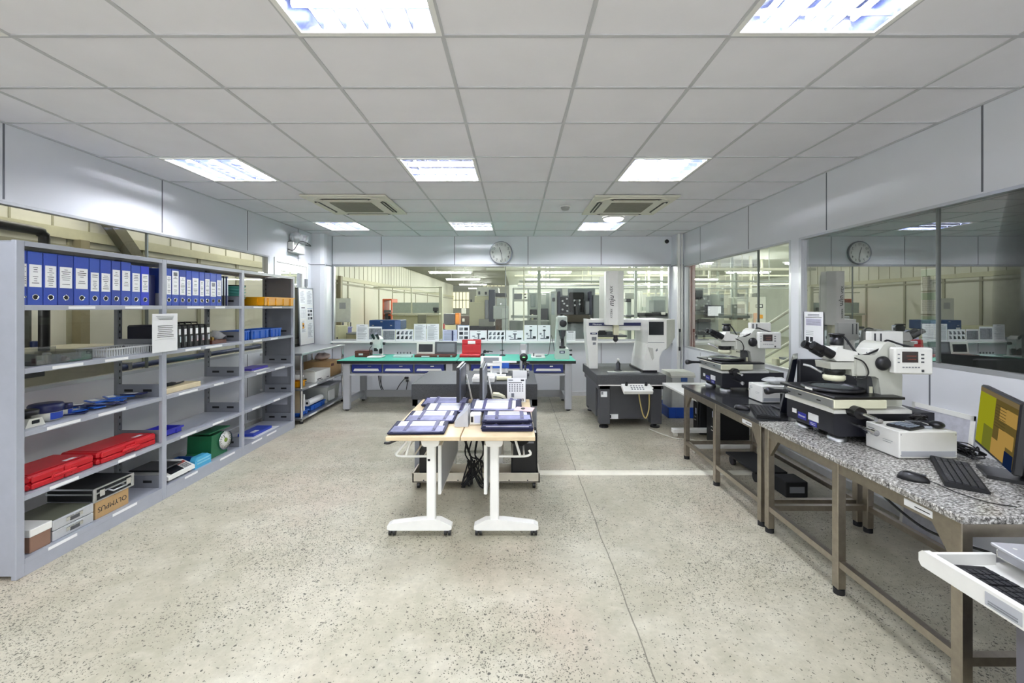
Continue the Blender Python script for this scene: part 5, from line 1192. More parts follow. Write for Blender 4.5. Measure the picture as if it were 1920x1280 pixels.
for k in range(4): q.cyl((AX(1625+5*k, 2.56), 2.5585, AZ(661, 2.56)), (AX(1625+5*k, 2.56), 2.56, AZ(661, 2.56)), .004, n=8)
q; q.obj('slide_housing', mt)
C = lambda px: AX(px, 2.6); D_ = lambda py: AZ(py, 2.6)
G(mw).prism([(C(1545), D_(677)), (C(1611), D_(677)), (C(1611), D_(702)), (C(1586), D_(702)), (C(1584), D_(690)), (C(1547), D_(690))], 'y', 2.55, 2.68).obj('nose_block', mt, bev=.004)
G(white).prism([(C(1549), D_(668)), (C(1561), D_(649)), (C(1568), D_(652)), (C(1596), D_(658)), (C(1597), D_(675)), (C(1558), D_(675))], 'y', 2.55, 2.67).obj('trinocular_head', mt, bev=.004)
for yy in (2.565, 2.645):
    q = G(black).cyl((C(1552), yy, D_(664)), (C(1532), yy, D_(653)), .027, n=20).cyl((C(1532), yy, D_(653)), (C(1516), yy, D_(645)), .021, .024, n=20).use(screen_off).cyl((C(1516), yy, D_(645)), (C(1515.6), yy, D_(644.8)), .018, n=20); q.obj('eyepiece', mt)
q = G(white).cyl((C(1571), 2.61, D_(657)), (C(1571), 2.61, D_(647)), .032, n=22); q.obj('photo_port', mt)
G(black).lathe([(.034, D_(647)), (.036, D_(644)), (.036, D_(633)), (.026, D_(632)), (.026, D_(629)), (.04, D_(628.5)), (.04, D_(625.5)), (.001, D_(625))], (C(1571), 2.61, 0), n=24).obj('camera', mt)
q = G(black).lathe([(.05, D_(689)), (.056, D_(691)), (.056, D_(698)), (.045, D_(703))], (C(1566), 2.61, 0), n=24); q.obj('objective', mt)
G(mcream).lathe([(.05, D_(702)), (.058, D_(704)), (.058, D_(710)), (.05, D_(713)), (.03, D_(713))], (C(1566), 2.61, 0), n=28).obj('ring_light', mt)
G(steelL).cyl((AX(1506, 2.72), 2.72, AZ(683, 2.72)), (C(1540), 2.7, D_(690)), .008, n=10).cyl((C(1540), 2.7, D_(690)), (C(1552), 2.65, D_(700)), .008, n=10).obj('light_arm', mt)
dx0, dx1 = AX(1681, 2.46), AX(1747, 2.46); dz0, dz1 = AZ(702, 2.46), AZ(652, 2.46)
q = G(white); q.xf = TR(((dx0+dx1)/2, 2.46, (dz0+dz1)/2), -.12); w, h = (dx1-dx0)/2, (dz1-dz0)/2
q.box(-w, w, 0, .05, -h, h, .008); dsp = q.obj('digital_counter', mt)
q2 = G(M('amber lcd', '#2b1b18', .2)); q2.xf = q.xf; q2.box(-w*.62, w*.2, -.002, 0, -h*.1, h*.72); q2.obj('screen', dsp)
q2 = G(M('lcd digits', '#74372a', .4)); q2.xf = q.xf; q2.box(-w*.4, w*.1, -.0025, -.002, h*.35, h*.42).box(-w*.35, w*.1, -.0025, -.002, h*.1, h*.17); q2.obj('digits', dsp)
q2 = G(grey_dk); q2.xf = q.xf
for k in range(3): q2.box(w*.36, w*.5, -.003, 0, h*(.5-.28*k)-.004, h*(.5-.28*k)+.004)
q2.box(w*.38, w*.5, -.003, 0, -h*.8, -h*.62).use(ink)
for k in range(3): q2.box(-w*.85, -w*.75, -.002, 0, h*(.5-.3*k)-.003, h*(.5-.3*k)+.003)
for k in range(6): q2.box(-w*.6+.016*k, -w*.6+.01+.016*k, -.002, 0, -h*.5, -h*.42)
q2.obj('buttons', dsp)
G(black).tube([(C(1575), 2.61, D_(626)), (C(1585), 2.6, D_(634)), (C(1596), 2.56, D_(660)), (C(1608), 2.55, D_(664)), (C(1640), 2.55, D_(650)), (C(1662), 2.6, D_(638)), (C(1680), 2.58, D_(644)), (C(1690), 2.5, D_(650))], .006, n=8, sub=5).obj('camera_cable', mt)
G(black).tube([(C(1585), 2.53, D_(668)), (C(1600), 2.52, D_(676)), (C(1607), 2.515, D_(695)), (C(1600), 2.53, D_(706)), (C(1590), 2.55, D_(706))], .004, n=6, sub=5).obj('light_cable', mt)
m2 = dup(mt, (2.17, 4.21, BT), .03, 'measuring microscope with an ivory column on the dark polished bench')

# ---- white illuminator boxes
def psu(x0, x1, y0, y1, h, label):
    t = thing('power_supply', label, 'power supply', ((x0+x1)/2, (y0+y1)/2, BT), 'white illuminator power boxes')
    G(white).box(x0, x1, y0, y1, BT+.004, BT+h, .004).obj('cabinet', t)
    q = G(ink).box(x0-.0008, x0, y1-.06, y1-.02, BT+h-.03, BT+h-.026).box(x0-.0008, x0, y1-.06, y1-.02, BT+h-.04, BT+h-.036).box(x0-.0008, x0, y0+.04, y0+.1, BT+h*.55, BT+h*.56).box(x0-.0008, x0, y0+.05, y0+.1, BT+h*.48, BT+h*.49); q.obj('front_print', t)
    q = G(chrome).cyl((x0-.012, y1-.02, BT+h*.6), (x0, y1-.02, BT+h*.6), .009, n=12); q.obj('knob', t)
    q = G(grey_lt).box(x0+.01, x1-.01, y0-.0015, y0, BT+.015, BT+h*.3); q.obj('lower_panel', t)
    q = G(grey)
    for x in (x0+.006, x1-.012):
        for z in (.02, h-.016): q.cyl((x+.003, y0-.001, BT+z), (x+.003, y0, BT+z), .003, n=8)
    q.obj('screw', t)
    for x in (x0+.03, x1-.03):
        for y in (y0+.03, y1-.03): G(rubber).cyl((x, y, BT), (x, y, BT+.006), .01, n=10).obj('foot', t)
    return t
psu(2.015, 2.32, 2.235, 2.45, .145, 'white power box with a keypad on top on the speckled granite bench')
psu(2.055, 2.33, 3.54, 3.75, .14, 'white power box on the dark polished bench beside the slanted monitor')
z = BT+.1455
t = thing('control_keypad', 'black remote keypad lying on the near white power box', 'keypad', (2.13, 2.31, z))
f = TR((2.14, 2.325, z), .35); q = G(black); q.xf = f; q.box(-.085, .05, -.055, .055, 0, .014, .004); q.obj('keypad_body', t)
q = G(M('key grey-blue', '#8a94a6', .5)); q.xf = f
for i in range(4):
    for j in range(4): q.box(-.07+.024*i, -.052+.024*i, -.045+.024*j, -.028+.024*j, .014, .018)
q.obj('keys', t)
t = thing('desk_calculator', 'grey-blue calculator on the near white power box', 'calculator', (2.2, 2.33, z))
f = TR((2.215, 2.345, z), -.25); q = G(M('calculator shell', '#9aa0aa', .4)); q.xf = f; q.box(-.03, .035, -.06, .06, .0005, .014, .003); q.obj('shell', t)
q = G(inkd); q.xf = f
for i in range(3):
    for j in range(4): q.box(-.024+.019*i, -.01+.019*i, -.052+.02*j, -.037+.02*j, .014, .017)
q.use(screen_grey).box(-.024, .03, .03, .05, .014, .0145); q.obj('keys', t)
t = thing('computer_mouse', 'black mouse parked on the near white power box', 'mouse', (2.27, 2.31, z))
G(black).ball((2.275, 2.3, z+.0195), .045, 14, (.75, 1, .43)).obj('shell', t)
single(G(M('stone grey', '#8f8c88', .6)).blob((2.05, 2.4, z+.012), (.04, .04, .0236), rng, .1), 'magnet_stone', 'small grey round stone on the corner of the near white power box', 'stone')
single(G(pb).blob((2.23, 3.66, BT+.17), (.2, .16, .05), rng, .3), 'plastic_bag', 'crumpled film bag on the far white power box', 'bag')

# ---- keyboards and mice
def keyboard(loc, rz, label, L_=.43, W_=.14):
    t = thing('keyboard', label, 'keyboard', loc, 'black keyboards')
    f = TR(loc, rz); q = G(blackm); q.xf = f; q.prism([(-W_/2, 0), (W_/2, 0), (W_/2, .022), (-W_/2, .012)], 'x', -L_/2, L_/2); q.obj('case', t, bev=.002)
    q = G(M('key black', '#26272c', .5)); q.xf = f @ TR((0, 0, .0175), 0, .07)
    for r_ in range(5):
        y = -W_/2+.022+.024*r_
        if r_ == 0: segs = [(-.2, -.12), (-.117, .04), (.043, .12)]
        else: segs = [(-.2+.0213*k, -.182+.0213*k) for k in range(15)]
        segs += [(.125+.0225*k, .143+.0225*k) for k in range(3)]
        for a, b in segs: q.box(a*L_/.43, b*L_/.43, y-.009, y+.009, 0, .006)
    q.obj('keys', t); return t
keyboard((2.1, 2.025, BT+.001), math.radians(52), 'black keyboard at the glowing monitor on the speckled bench')
keyboard((1.885, 3.22, BT+.001), math.radians(68), 'black keyboard beside the slanted monitor on the dark bench', .38, .15)
def mouse(loc, rz, label, cab):
    t = thing('computer_mouse', label, 'mouse', loc); q = G(black); q.xf = TR(loc, rz)
    q.add(*_mouse); q.obj('shell', t, bev=0); q = G(grey_dk); q.xf = TR(loc, rz); q.box(-.004, .004, .025, .045, .026, .034, .002); q.obj('wheel', t)
    G(black).tube(cab, .0022, n=6, sub=5).obj('cable', t)
def _mk():
    vs, fs = [], []; n, m = 16, 6
    for j in range(m):
        a = j/(m-1)*PI/2
        for i in range(n):
            p = 2*PI*i/n; r = math.cos(a)**.6 if j < m-1 else .001
            vs.append((.031*math.cos(p)*r, .058*math.sin(p)*r, .036*math.sin(a)*(1-.18*math.sin(p)*r)))
    for j in range(m-1):
        for i in range(n): fs.append((j*n+i, j*n+(i+1) % n, (j+1)*n+(i+1) % n, (j+1)*n+i))
    fs.append(tuple(range(n))[::-1]); return vs, fs, True
_mouse = _mk()
mouse((1.84, 1.97, BT+.0005), math.radians(-125), 'black mouse alone near the edge of the speckled bench', [(1.88, 1.95, BT+.012), (1.9, 1.9, BT+.003), (1.9, 1.82, BT+.003), (1.93, 1.74, BT+.003), (2.0, 1.7, BT+.003)])
mouse((1.775, 3.33, BT+.0005), math.radians(-130), 'black mouse on the dark polished bench before the far microscope', [(1.79, 3.37, BT+.012), (1.8, 3.46, BT+.003), (1.95, 3.5, BT+.003)])

# ---- glowing monitor by the near keyboard
t = thing('desktop_monitor', 'widescreen monitor with a yellow-green lit screen at the near end of the bench', 'monitor', (2.34, 2.0, BT))
p0, p1 = V((2.45, 2.235, 0)), V((2.13, 1.79, 0)); rt = (p1-p0).normalized(); up = V((.07, -.045, 1))
W = (p1-p0).length; f = FR((p0.x-.02, p0.y+.02, .835), rt, up); H = .31
q = G(black); q.xf = f; q.box(0, W, 0, H, -.03, 0, .006); q.obj('bezel', t)
scr = [('screen olive', '#c3c42c', (.02, .47, .06, .9), .3), ('screen taupe', '#9b8862', (.02, .98, .9, .97), .3), ('screen brown', '#86733f', (.47, .98, .06, .9), .28), ('screen moss', '#96993a', (.22, .47, .06, .42), .28), ('screen sand', '#d2a95a', (.6, .98, .62, .82), .34), ('screen sand', '#d2a95a', (.62, .96, .3, .5), .34), ('screen sand', '#d2a95a', (.47, .8, .06, .3), .34), ('screen navy', '#1c2e52', (.8, .98, .03, .24), .3)]
q = G(); q.xf = f; d = .001
for nme, c_, (a, b, c2, e), s_ in scr:
    q.use(glow(nme, c_, s_)).box(a*W, b*W, c2*H, e*H, 0, d); d += .0004
q.use(glow('screen line', '#6f6037', .28))
for k in range(8): q.box(.5*W, .75*W, (.5+.045*k)*H, (.507+.045*k)*H, 0, d)
q.obj('screen', t)
q = G(black); m_ = f @ V((W*.5, H*.35, -.03)); q.cyl(m_, (m_.x+.06, m_.y-.05, BT+.02), .025, n=14); q.prism([(m_.x-.1, m_.y-.02), (m_.x+.04, m_.y-.16), (m_.x+.14, m_.y-.02), (m_.x+.0, m_.y+.12)], 'z', BT, BT+.016); q.obj('stand', t)
# monitor backs by the far microscope's end
t = thing('desktop_monitor', 'slanted dark monitor seen from the side on the dark polished bench', 'monitor', (2.06, 3.2, BT))
q = G(M('monitor navy-black', '#10131f', .35)); pr = [(AX(1462, 3.1), BT+.03), (AX(1478, 3.1), BT+.02), (AX(1496, 3.1), AZ(672, 3.1)), (AX(1486, 3.1), AZ(674, 3.1))]
vv = [(x, 3.1, z_) for x, z_ in pr] + [(x*1.12, 3.47, z_) for x, z_ in pr]; q.add(vv, [(0, 1, 2, 3), (7, 6, 5, 4)] + [(i, (i+1) % 4, 4+(i+1) % 4, 4+i) for i in range(4)]); q.obj('panel', t, bev=.004)
G(black).box(2.05, 2.2, 3.29, 3.42, BT, BT+.015, .004).cyl((2.1, 3.34, BT), (2.1, 3.34, BT+.12), .02).obj('stand', t)
t = thing('desktop_monitor', 'black monitor back standing right behind the near microscope', 'monitor', (2.2, 3.05, BT))
q = G(M('monitor back black', '#15161d', .4)).box(AX(1499, 3.05), AX(1609, 3.05), 3.05, 3.085, AZ(738, 3.06), AZ(673, 3.06), .008); q.obj('back_shell', t)
G(black).box(2.15, 2.4, 3.08, 3.24, BT, BT+.015, .004).box(2.22, 2.28, 3.1, 3.13, BT+.01, 1.0).obj('stand', t); G(paper).box(AX(1582, 3.06), AX(1587, 3.06), 3.048, 3.05, AZ(728, 3.06), AZ(723, 3.06)).obj('sticker', t)
# cable heaps
def cables(name, label, c, ext, n, seed):
    r = random.Random(seed); q = G(black)
    for k in range(n):
        p = [(c[0]+r.uniform(-ext[0], ext[0]), c[1]+r.uniform(-ext[1], ext[1]), c[2]+.006+r.uniform(0, ext[2])) for _ in range(6)]
        q.tube(p, r.choice([.003, .004, .005]), n=6, sub=5)
    tag(q.obj(name), label, 'cables', None, 'stuff')
cables('cable_tangle', 'black cables heaped behind the near white power box', (2.42, 2.31, BT), (.055, .11, .05), 9, 4)
cables('cable_tangle', 'cables bunched behind the far microscope on the dark bench', (2.42, 3.82, BT), (.05, .12, .05), 7, 9)
cables('cable_tangle', 'black cables draped over the back of the near white power box', (2.3, 2.43, BT+.15), (.06, .012, .03), 8, 21)
t = thing('leaning_panel', 'white framed sheet leaning on the wall behind the speckled bench', 'panel', (2.72, 2.83, .4))
q = G(M('pale patterned film', '#c9cad6', .4, var=.1, sc=30)); f = FR((2.735, 2.83, 0.002), (0, -1, 0), (.11, 0, 1)); q.xf = f; q.box(-.2, .2, 0, .87, -.006, 0); q.obj('sheet', t)
q = G(white); q.xf = f; q.box(-.205, .205, .85, .88, -.009, .003).box(-.205, -.185, 0, .88, -.009, .003).box(.185, .205, 0, .88, -.009, .003); q.obj('frame', t)
# instruction sheet on the post between the panes
q = G(); fr_ = FR((XR+.024, 4.105, 1.172), (0, -1, 0), (0, 0, 1)); sheet(q, fr_, .262, .33, 'notice', rng)
single(q, 'wall_notice', 'white instruction sheet on the dim side pane beside the post', 'notice')
# hanging cord under the near bench
single(G(black).tube([(1.92, 2.35, .64), (1.95, 2.25, .55), (2.0, 2.1, .47), (2.05, 1.98, .46), (2.1, 1.85, .47), (2.12, 1.75, .46)], .006, n=8, sub=6).cyl((1.92, 2.35, .64), (1.92, 2.35, .656), .008), 'power_cable', 'black cord sagging under the speckled granite bench', 'cord')
single(G(white).box(2.70, 2.80, 2.02, 2.6, .003, .05, .006).box(2.72, 2.78, 2.05, 2.57, .05, .055), 'power_strip', 'white power strip on the floor along the wall under the bench', 'power strip')
# low platform and boxes under the benches
t = thing('floor_platform', 'low black platform trolley under the dark polished bench', 'trolley', (2.35, 4.0, 0))
G(blackm).box(2.1, 2.38, 3.72, 4.25, .09, .11, .003).obj('deck', t)
for y in (3.78, 4.19):
    for x in (2.14, 2.34): G(rubber).cyl((x-.012, y, .045), (x+.012, y, .045), .045, n=16).obj('wheel', t)
t = thing('battery_box', 'small black battery box on the floor under the dark polished bench', 'box', (2.3, 3.55, 0))
G(blackm).box(2.2, 2.38, 3.46, 3.64, .001, .13, .006).obj('case', t); G(grey).box(2.23, 2.35, 3.457, 3.46, .04, .09).obj('vent_panel', t)
G(navy).tube([(2.28, 2.9, .3), (2.3, 2.9, .2), (2.27, 2.9, .08), (2.31, 2.9, .02)], .008, sub=5).tube([(2.28, 2.9, .3), (2.25, 2.9, .15), (2.3, 2.9, .05)], .006, sub=5)
# ---- white computer cart with a drawn-out keyboard tray, nearest the lens
t = thing('computer_cart', 'white cart with a pulled-out keyboard drawer at the end of the speckled bench', 'cart', (1.75, 1.2, 0))
q = G(white).prism([(.85, .595), (.85, .655), (1.57, .655), (1.585, .64), (1.585, .61), (1.575, .595)], 'x', 1.5, 1.525); fpan = q.obj('drawer_front', t, bev=.006)
q = G(grey_lt).box(1.4985, 1.4995, 1.26, 1.36, .603, .645).use(grey).box(1.496, 1.4985, 1.27, 1.35, .61, .614).box(1.496, 1.4985, 1.27, 1.35, .618, .621); q.obj('latch_plate', fpan)
G(white).box(1.525, 2.0, .85, 1.575, .598, .606).box(1.525, 1.76, 1.56, 1.575, .606, .645).obj('drawer_tray', t)
G(white).box(1.78, 2.3, .75, 1.58, .625, .655, .004).obj('cart_top', t)
G(M('cart post', '#6e6d77', .5)).box(1.64, 1.72, 1.30, 1.4, .08, .597, .006).obj('post', t); G(black).box(1.60, 2.3, 1.2, 1.28, .08, .597, .004).obj('side_panel', t)
G(M('cart post', '#6e6d77', .5)).box(1.6, 2.3, .8, 1.45, .05, .08, .006).obj('base', t)
for x in (1.65, 2.25):
    for y in (.85, 1.4): G(black).cyl((x-.015, y, .026), (x+.015, y, .026), .026, n=14).obj('caster', t)
keyboard((1.61, 1.25, .607), PI/2, 'black keyboard in the pulled-out drawer of the white cart', .56, .15)
t = thing('perforated_case', 'silver case with a perforated lid lying on the white cart', 'case', (1.9, 1.35, .656))
f = TR((1.735, 1.535, .6565), math.radians(-8)); q = G(M('silver lid', '#b9bac2', .3, .5)); q.xf = f; q.prism([(0, -.45), (.36, -.45), (.36, 0), (0, 0)], 'z', .0, .028); q.obj('case_body', t, bev=.004)
q = G(M('silver lid light', '#c8c9d1', .35, .3)); q.xf = f; q.box(-.012, .37, -.46, .012, .03, .042, .003); ld = q.obj('lid', t)
q = G(white); q.xf = f
for i in range(7):
    for j in range(9): q.cyl((.03+.05*i+(.025 if j % 2 else 0), -.03-.05*j, .042), (.03+.05*i+(.025 if j % 2 else 0), -.03-.05*j, .0425), .006, n=8)
q.box(.08, .16, -.36, -.26, .042, .0428); q.obj('perforation', ld)

# ---- low white table and computers behind the dark bench
t = thing('side_table', 'low white table with a C-shaped wheeled foot behind the dark bench', 'table', (2.25, 4.9, 0))
G(white).box(1.85, 2.6, 4.44, 5.35, .575, .60, .004).obj('table_top', t)
G(white).box(1.88, 2.62, 5.06, 5.13, .05, .1, .005).obj('floor_bar', t); G(white).box(2.62, 2.69, 5.05, 5.14, .05, .575, .004).box(2.2, 2.62, 5.08, 5.11, .54, .575).obj('column', t)
G(white).box(1.88, 2.62, 4.50, 4.56, .05, .1, .005).box(2.62, 2.69, 4.49, 4.57, .05, .575, .004).obj('floor_bar', t)
for x in (1.92, 2.6):
    for y in (4.53, 5.095): G(offwhite).cyl((x-.018, y, .026), (x+.018, y, .026), .026, n=16).obj('caster', t)
single(G(offwhite).tube([(1.7, 5.4, .006), (1.78, 5.2, .006), (1.9, 5.0, .006), (2.05, 4.98, .006), (2.15, 4.85, .006), (2.3, 4.8, .006)], .006, n=6, sub=6), 'floor_cable', 'white cable lying on the floor by the low white table', 'cable')
def tower2(x0, x1, y0, y1, z0, z1, label, stick=True):
    t = thing('computer_tower', label, 'computer', ((x0+x1)/2, (y0+y1)/2, z0), 'black computer towers')
    G(blackm).box(x0, x1, y0, y1, z0, z1, .008).obj('case', t)
    G(black).box(x0-.02, x0, y0+.01, y1-.01, z0+.01, z1-.005, .008).obj('front_panel', t)
    if stick: G(paperb).box(x0-.0215, x0-.02, y0+.04, y0+.075, z1-.16, z1-.09).obj('sticker', t)
    for k in range(2): G(white).box(x0-.022, x0-.02, y0+.05, y0+.1, z0+.16+.04*k, z0+.165+.04*k).obj('drive_light', t)
    return t
tower2(2.24, 2.60, 4.72, 4.95, .0, .47, 'large black computer tower under the low white table')
tower2(2.245, 2.55, 5.18, 5.33, .0, .40, 'small black computer tower under the low white table')
t = thing('cabinet_unit', 'pale grey cabinet device with a blue badge standing in a blue crate', 'device', (2.35, 6.15, 0))
G(M('device grey', '#bfc1bd', .45)).box(2.2, 2.52, 5.98, 6.36, .016, .6, .01).obj('cabinet', t)
G(offwhite).prism([(5.97, .56), (5.97, .585), (6.02, .62), (6.37, .62), (6.37, .56)], 'x', 2.19, 2.53).obj('top_cover', t); G(M('badge steel blue', '#3d5b95', .4)).box(2.33, 2.42, 5.975, 5.98, .5, .56).obj('badge', t)
tray('crate', 'blue plastic crate on the floor under the pale grey cabinet device', 'crate', 2.14, 2.58, 5.93, 6.42, .001, .15, M('crate blue', '#1f4fb0', .4), ribs=5)
# ================================================================== WORKSHOP SEEN THROUGH THE GLAZING
hw = M('hall cream', '#d6d4c6', .6, var=.03, sc=2)
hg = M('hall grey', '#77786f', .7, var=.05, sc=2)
hl = M('hall light', '#d6dad5', .6, var=.03, sc=2)
struct(G(M('hall ground', '#a9a898', .35, var=.1, sc=3)).box(-4.4, 14, YB+.1, 30, -.05, 0).box(XR+.1, 14, -1, YB+.1, -.05, 0).box(-4.4, XL-.1, -2, YB+.1, -.05, 0), 'floor_workshop')
HZ = 3.1
g = G(hl).box(-4.4, 14, YB+.1, 30, HZ, HZ+.05).box(XR+.1, 14, 4.4, YB+.1, HZ, HZ+.05).box(-4.4, XL-.1, -2, YB+.1, HZ, HZ+.05)
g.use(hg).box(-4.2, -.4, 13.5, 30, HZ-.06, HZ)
struct(g, 'ceiling_workshop')
wl = G(hw).box(-4.4, -4.3, -2, 30, 0, HZ)
rib = M('rib joint', '#9c9983', .6)  # ribs and panel joints in a darker cream
wl.use(M('panel rail', '#c4c1a4', .6)).box(-4.3, -4.26, -2, 30, 2.2, 2.3).use(M('rail dark', '#8f8c76', .6)).box(-4.3, -4.27, -2, 30, 2.1, 2.14).use(rib)
for y in (1.2, 1.9, 2.6, 3.3, 4.12, 4.95, 5.8, 6.6, 7.4, 8.3, 9.2, 10.0, 11.0, 12.2, 13.5, 15, 16.6, 18.5, 21): wl.box(-4.3, -4.285, y-.03, y+.03, 0, 2.2)
for k in range(50): wl.box(-4.3, -4.292, .9+.34*k, .915+.34*k, 2.3, HZ)
wl.use(M('rib brown', '#8d8468', .6)).box(-4.3, -4.2, 4.13, 4.22, 0, 2.2).box(-4.3, -4.2, 10.3, 10.42, 0, 2.3)
wl.use(M('door dark', '#3c3b35', .6)).box(-4.3, -4.28, 3.05, 3.78, 0, 2.05)
struct(wl, 'wall_workshop_side')
struct(G(hl).box(-4.4, 14, 30, 30.1, 0, HZ).use(hg).box(-4.3, -.4, 29.9, 30, 0, HZ), 'wall_workshop_far')
struct(G(hl).box(14, 14.1, -1, 30, 0, HZ), 'wall_workshop_end')
struct(G(M('partition grey', '#b3b6b2', .6)).box(XR+.1, 6.6, 4.31, 4.37, 0, HZ), 'wall_partition')
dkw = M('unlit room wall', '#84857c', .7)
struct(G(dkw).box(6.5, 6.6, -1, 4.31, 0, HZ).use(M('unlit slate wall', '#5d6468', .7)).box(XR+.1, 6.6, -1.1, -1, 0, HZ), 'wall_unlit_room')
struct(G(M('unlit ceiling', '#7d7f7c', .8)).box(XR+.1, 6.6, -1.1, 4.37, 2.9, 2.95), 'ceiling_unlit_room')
struct(G(M('red pillar', '#8d4a42', .5)).box(2.97, 3.07, 7.25, 7.4, 0, HZ), 'trim_4')
# strip lights
strip = glow('workshop tube', '#f7fbf2', 140.)
pstrip = glow('passage tube', '#fffaf0', 30.)
LG = 'workshop strip lights'
k = 0
for x in (-2.2, 1.2, 4.6, 8.0):
    for y in (11.5, 14.6, 18.2, 22.5, 27.):
        t = thing('ceiling_strip_light', 'strip light hanging under the workshop ceiling beyond the glazing', 'light', (x, y, HZ-.35), LG)
        G(white).box(x-.75, x+.75, y-.06, y+.06, HZ-.36, HZ-.33).box(x-.5, x-.49, y-.005, y+.005, HZ-.33, HZ-.06).box(x+.49, x+.5, y-.005, y+.005, HZ-.33, HZ-.06).obj('batten', t); G(strip).cyl((x-.7, y, HZ-.385), (x+.7, y, HZ-.385), .02, n=8).obj('tube', t)
for y in (1.5, 4., 6.5):
    t = thing('ceiling_strip_light', 'strip light in the passage behind the binder shelving', 'light', (-3.9, y, HZ-.05), 'passage strip lights')
    G(white).box(-3.95, -3.85, y-.62, y+.62, HZ-.05, HZ).obj('batten', t); G(pstrip).cyl((-3.9, y-.58, HZ-.075), (-3.9, y+.58, HZ-.075), .018, n=8).obj('tube', t)
for x, y in ((5., 6.),):
    t = thing('ceiling_strip_light', 'strip light over the workshop stairs beyond the side pane', 'light', (x, y, HZ-.1)); G(white).box(x-.62, x+.62, y-.05, y+.05, HZ-.1, HZ).obj('batten', t); G(strip).cyl((x-.58, y, HZ-.12), (x+.58, y, HZ-.12), .018, n=8).obj('tube', t)

# passage: blue pipe, black rail, brace
t = thing('wall_pipe', 'blue pipe with an elbow running along the passage wall', 'pipe', (-4.2, 5.5, .91))
G(M('pipe navy', '#22315e', .4)).tube([(-4.18, 3.72, 1.25), (-4.18, 3.72, 1.0), (-4.18, 3.75, .93), (-4.18, 3.84, .905), (-4.18, 9.0, .905)], .032, n=12, sub=3).obj('pipe', t)
for y in (4.6, 5.8, 7.0): G(grey).box(-4.29, -4.14, y-.02, y+.02, .86, .95).obj('clamp', t)
t = thing('overhead_pipe', 'black pipe bending down at the top of the passage glazing', 'pipe', (-3.75, 2.9, 2.1))
G(black).tube([(-3.75, 1.8, 2.17), (-3.75, 3.2, 2.15), (-3.75, 3.38, 2.13), (-3.75, 3.4, 2.0), (-3.75, 3.4, 1.2)], .035, n=12, sub=3).obj('pipe', t)
single(G(M('brace olive', '#5f5c4a', .6)).prism([(4.2, 2.6), (4.36, 2.6), (5.1, 1.75), (4.94, 1.75)], 'x', -4.25, -4.15), 'diagonal_brace', 'dark slanted steel brace on the passage wall above the shelving', 'brace')
t = thing('tool_cart', 'beige bench with small tools in the passage behind the shelving', 'bench', (-3.9, 3.5, 0))
G(M('bench beige', '#bdb9a6', .5)).box(-4.2, -3.75, 3.1, 4.05, .05, 1.2, .01).obj('cabinet', t); G(grey_dk).box(-3.76, -3.745, 3.25, 3.4, 1.0, 1.12).box(-3.76, -3.745, 3.5, 3.55, 1.1, 1.14).obj('switch_box', t)

# ---------------- things in the workshop; px/py read off as sightlines, Y is the distance
def fb(q, m, a, b, c, d, Y, dep=.6, bv=.01):
    return q.use(m).box(AX(a, Y), AX(b, Y), Y, Y+dep, max(AZ(d, Y), 0.001), AZ(c, Y), bv)
def item(name, label, cat, Y, parts, group=None, ground=True):
    xs = [AX(p[2], Y) for p in parts]; t = thing(name, label, cat, (sum(xs)/len(xs), Y, 0), group)
    low = max(range(len(parts)), key=lambda i: parts[i][5])
    if ground:
        for i, p in enumerate(parts):
            if abs(p[5]-parts[low][5]) < .6: parts[i] = tuple(p[:5]) + (999,) + tuple(p[6:])
    for p in parts:
        nm, m, a, b, c, d = p[:6]; off = p[6] if len(p) > 6 else 0; dep = p[7] if len(p) > 7 else .6
        q = G(); fb(q, m, a, b, c, d, Y+off, dep); q.obj(nm, t)
    return t
lc = M('machine cream', '#d9d6b4', .5, var=.03); pl = M('machine pale', '#c6cec9', .5, var=.03); sl = M('slate', '#3f4758', .5)
wb = M('board white', '#e9ece6', .4)
item('whiteboard_easel', 'white board on a stand by the cream workshop wall', 'board', 9.45, [('board', wb, 628, 657, 559, 604, 0, .03), ('post', grey, 641, 644, 604, 660, .03, .04), ('post', grey, 655.5, 658, 604, 660, .03, .04), ('drawing', grey_lt, 636, 648, 567, 579, -.004, .004)])
item('storage_cabinet', 'cream cabinet beyond the back glazing beside the lilac bin', 'cabinet', 8.4, [('cabinet', lc, 608, 634, 611, 720, 0, .5), ('door', cream, 622, 633.5, 613, 700, -.01, .01), ('lock_panel', inkd, 631, 633, 632, 636, -.015, .005)])
item('waste_bin', 'lilac plastic bin beyond the back glazing', 'bin', 9.0, [('bin', M('lilac plastic', '#7f7fd0', .45), 635, 648, 615, 690, 0, .35), ('rim', M('lilac rim', '#9394dd', .45), 634, 649, 613.5, 616, -.01, .37)])
item('small_crate', 'small tan crate beside the lilac bin', 'crate', 8.6, [('crate', M('crate tan', '#aaa385', .6), 649, 667, 626, 700, 0, .4), ('rim', grey, 648.5, 667.5, 624, 627, -.01, .42)])
o = M('orange steel', '#c3542a', .5)
item('hand_lift', 'orange steel lifting frame against the cream wall', 'lift', 12., [('mast', o, 717, 719, 561, 640), ('mast', o, 732.5, 734.5, 561, 640), ('top_bar', o, 717, 734.5, 560, 562.5), ('cross_bar', o, 717, 734.5, 589, 592), ('fork_carriage', grey_dk, 720, 733, 581, 586, -.05, .3), ('motor', inkd, 722, 727, 587, 605, -.05, .3)])
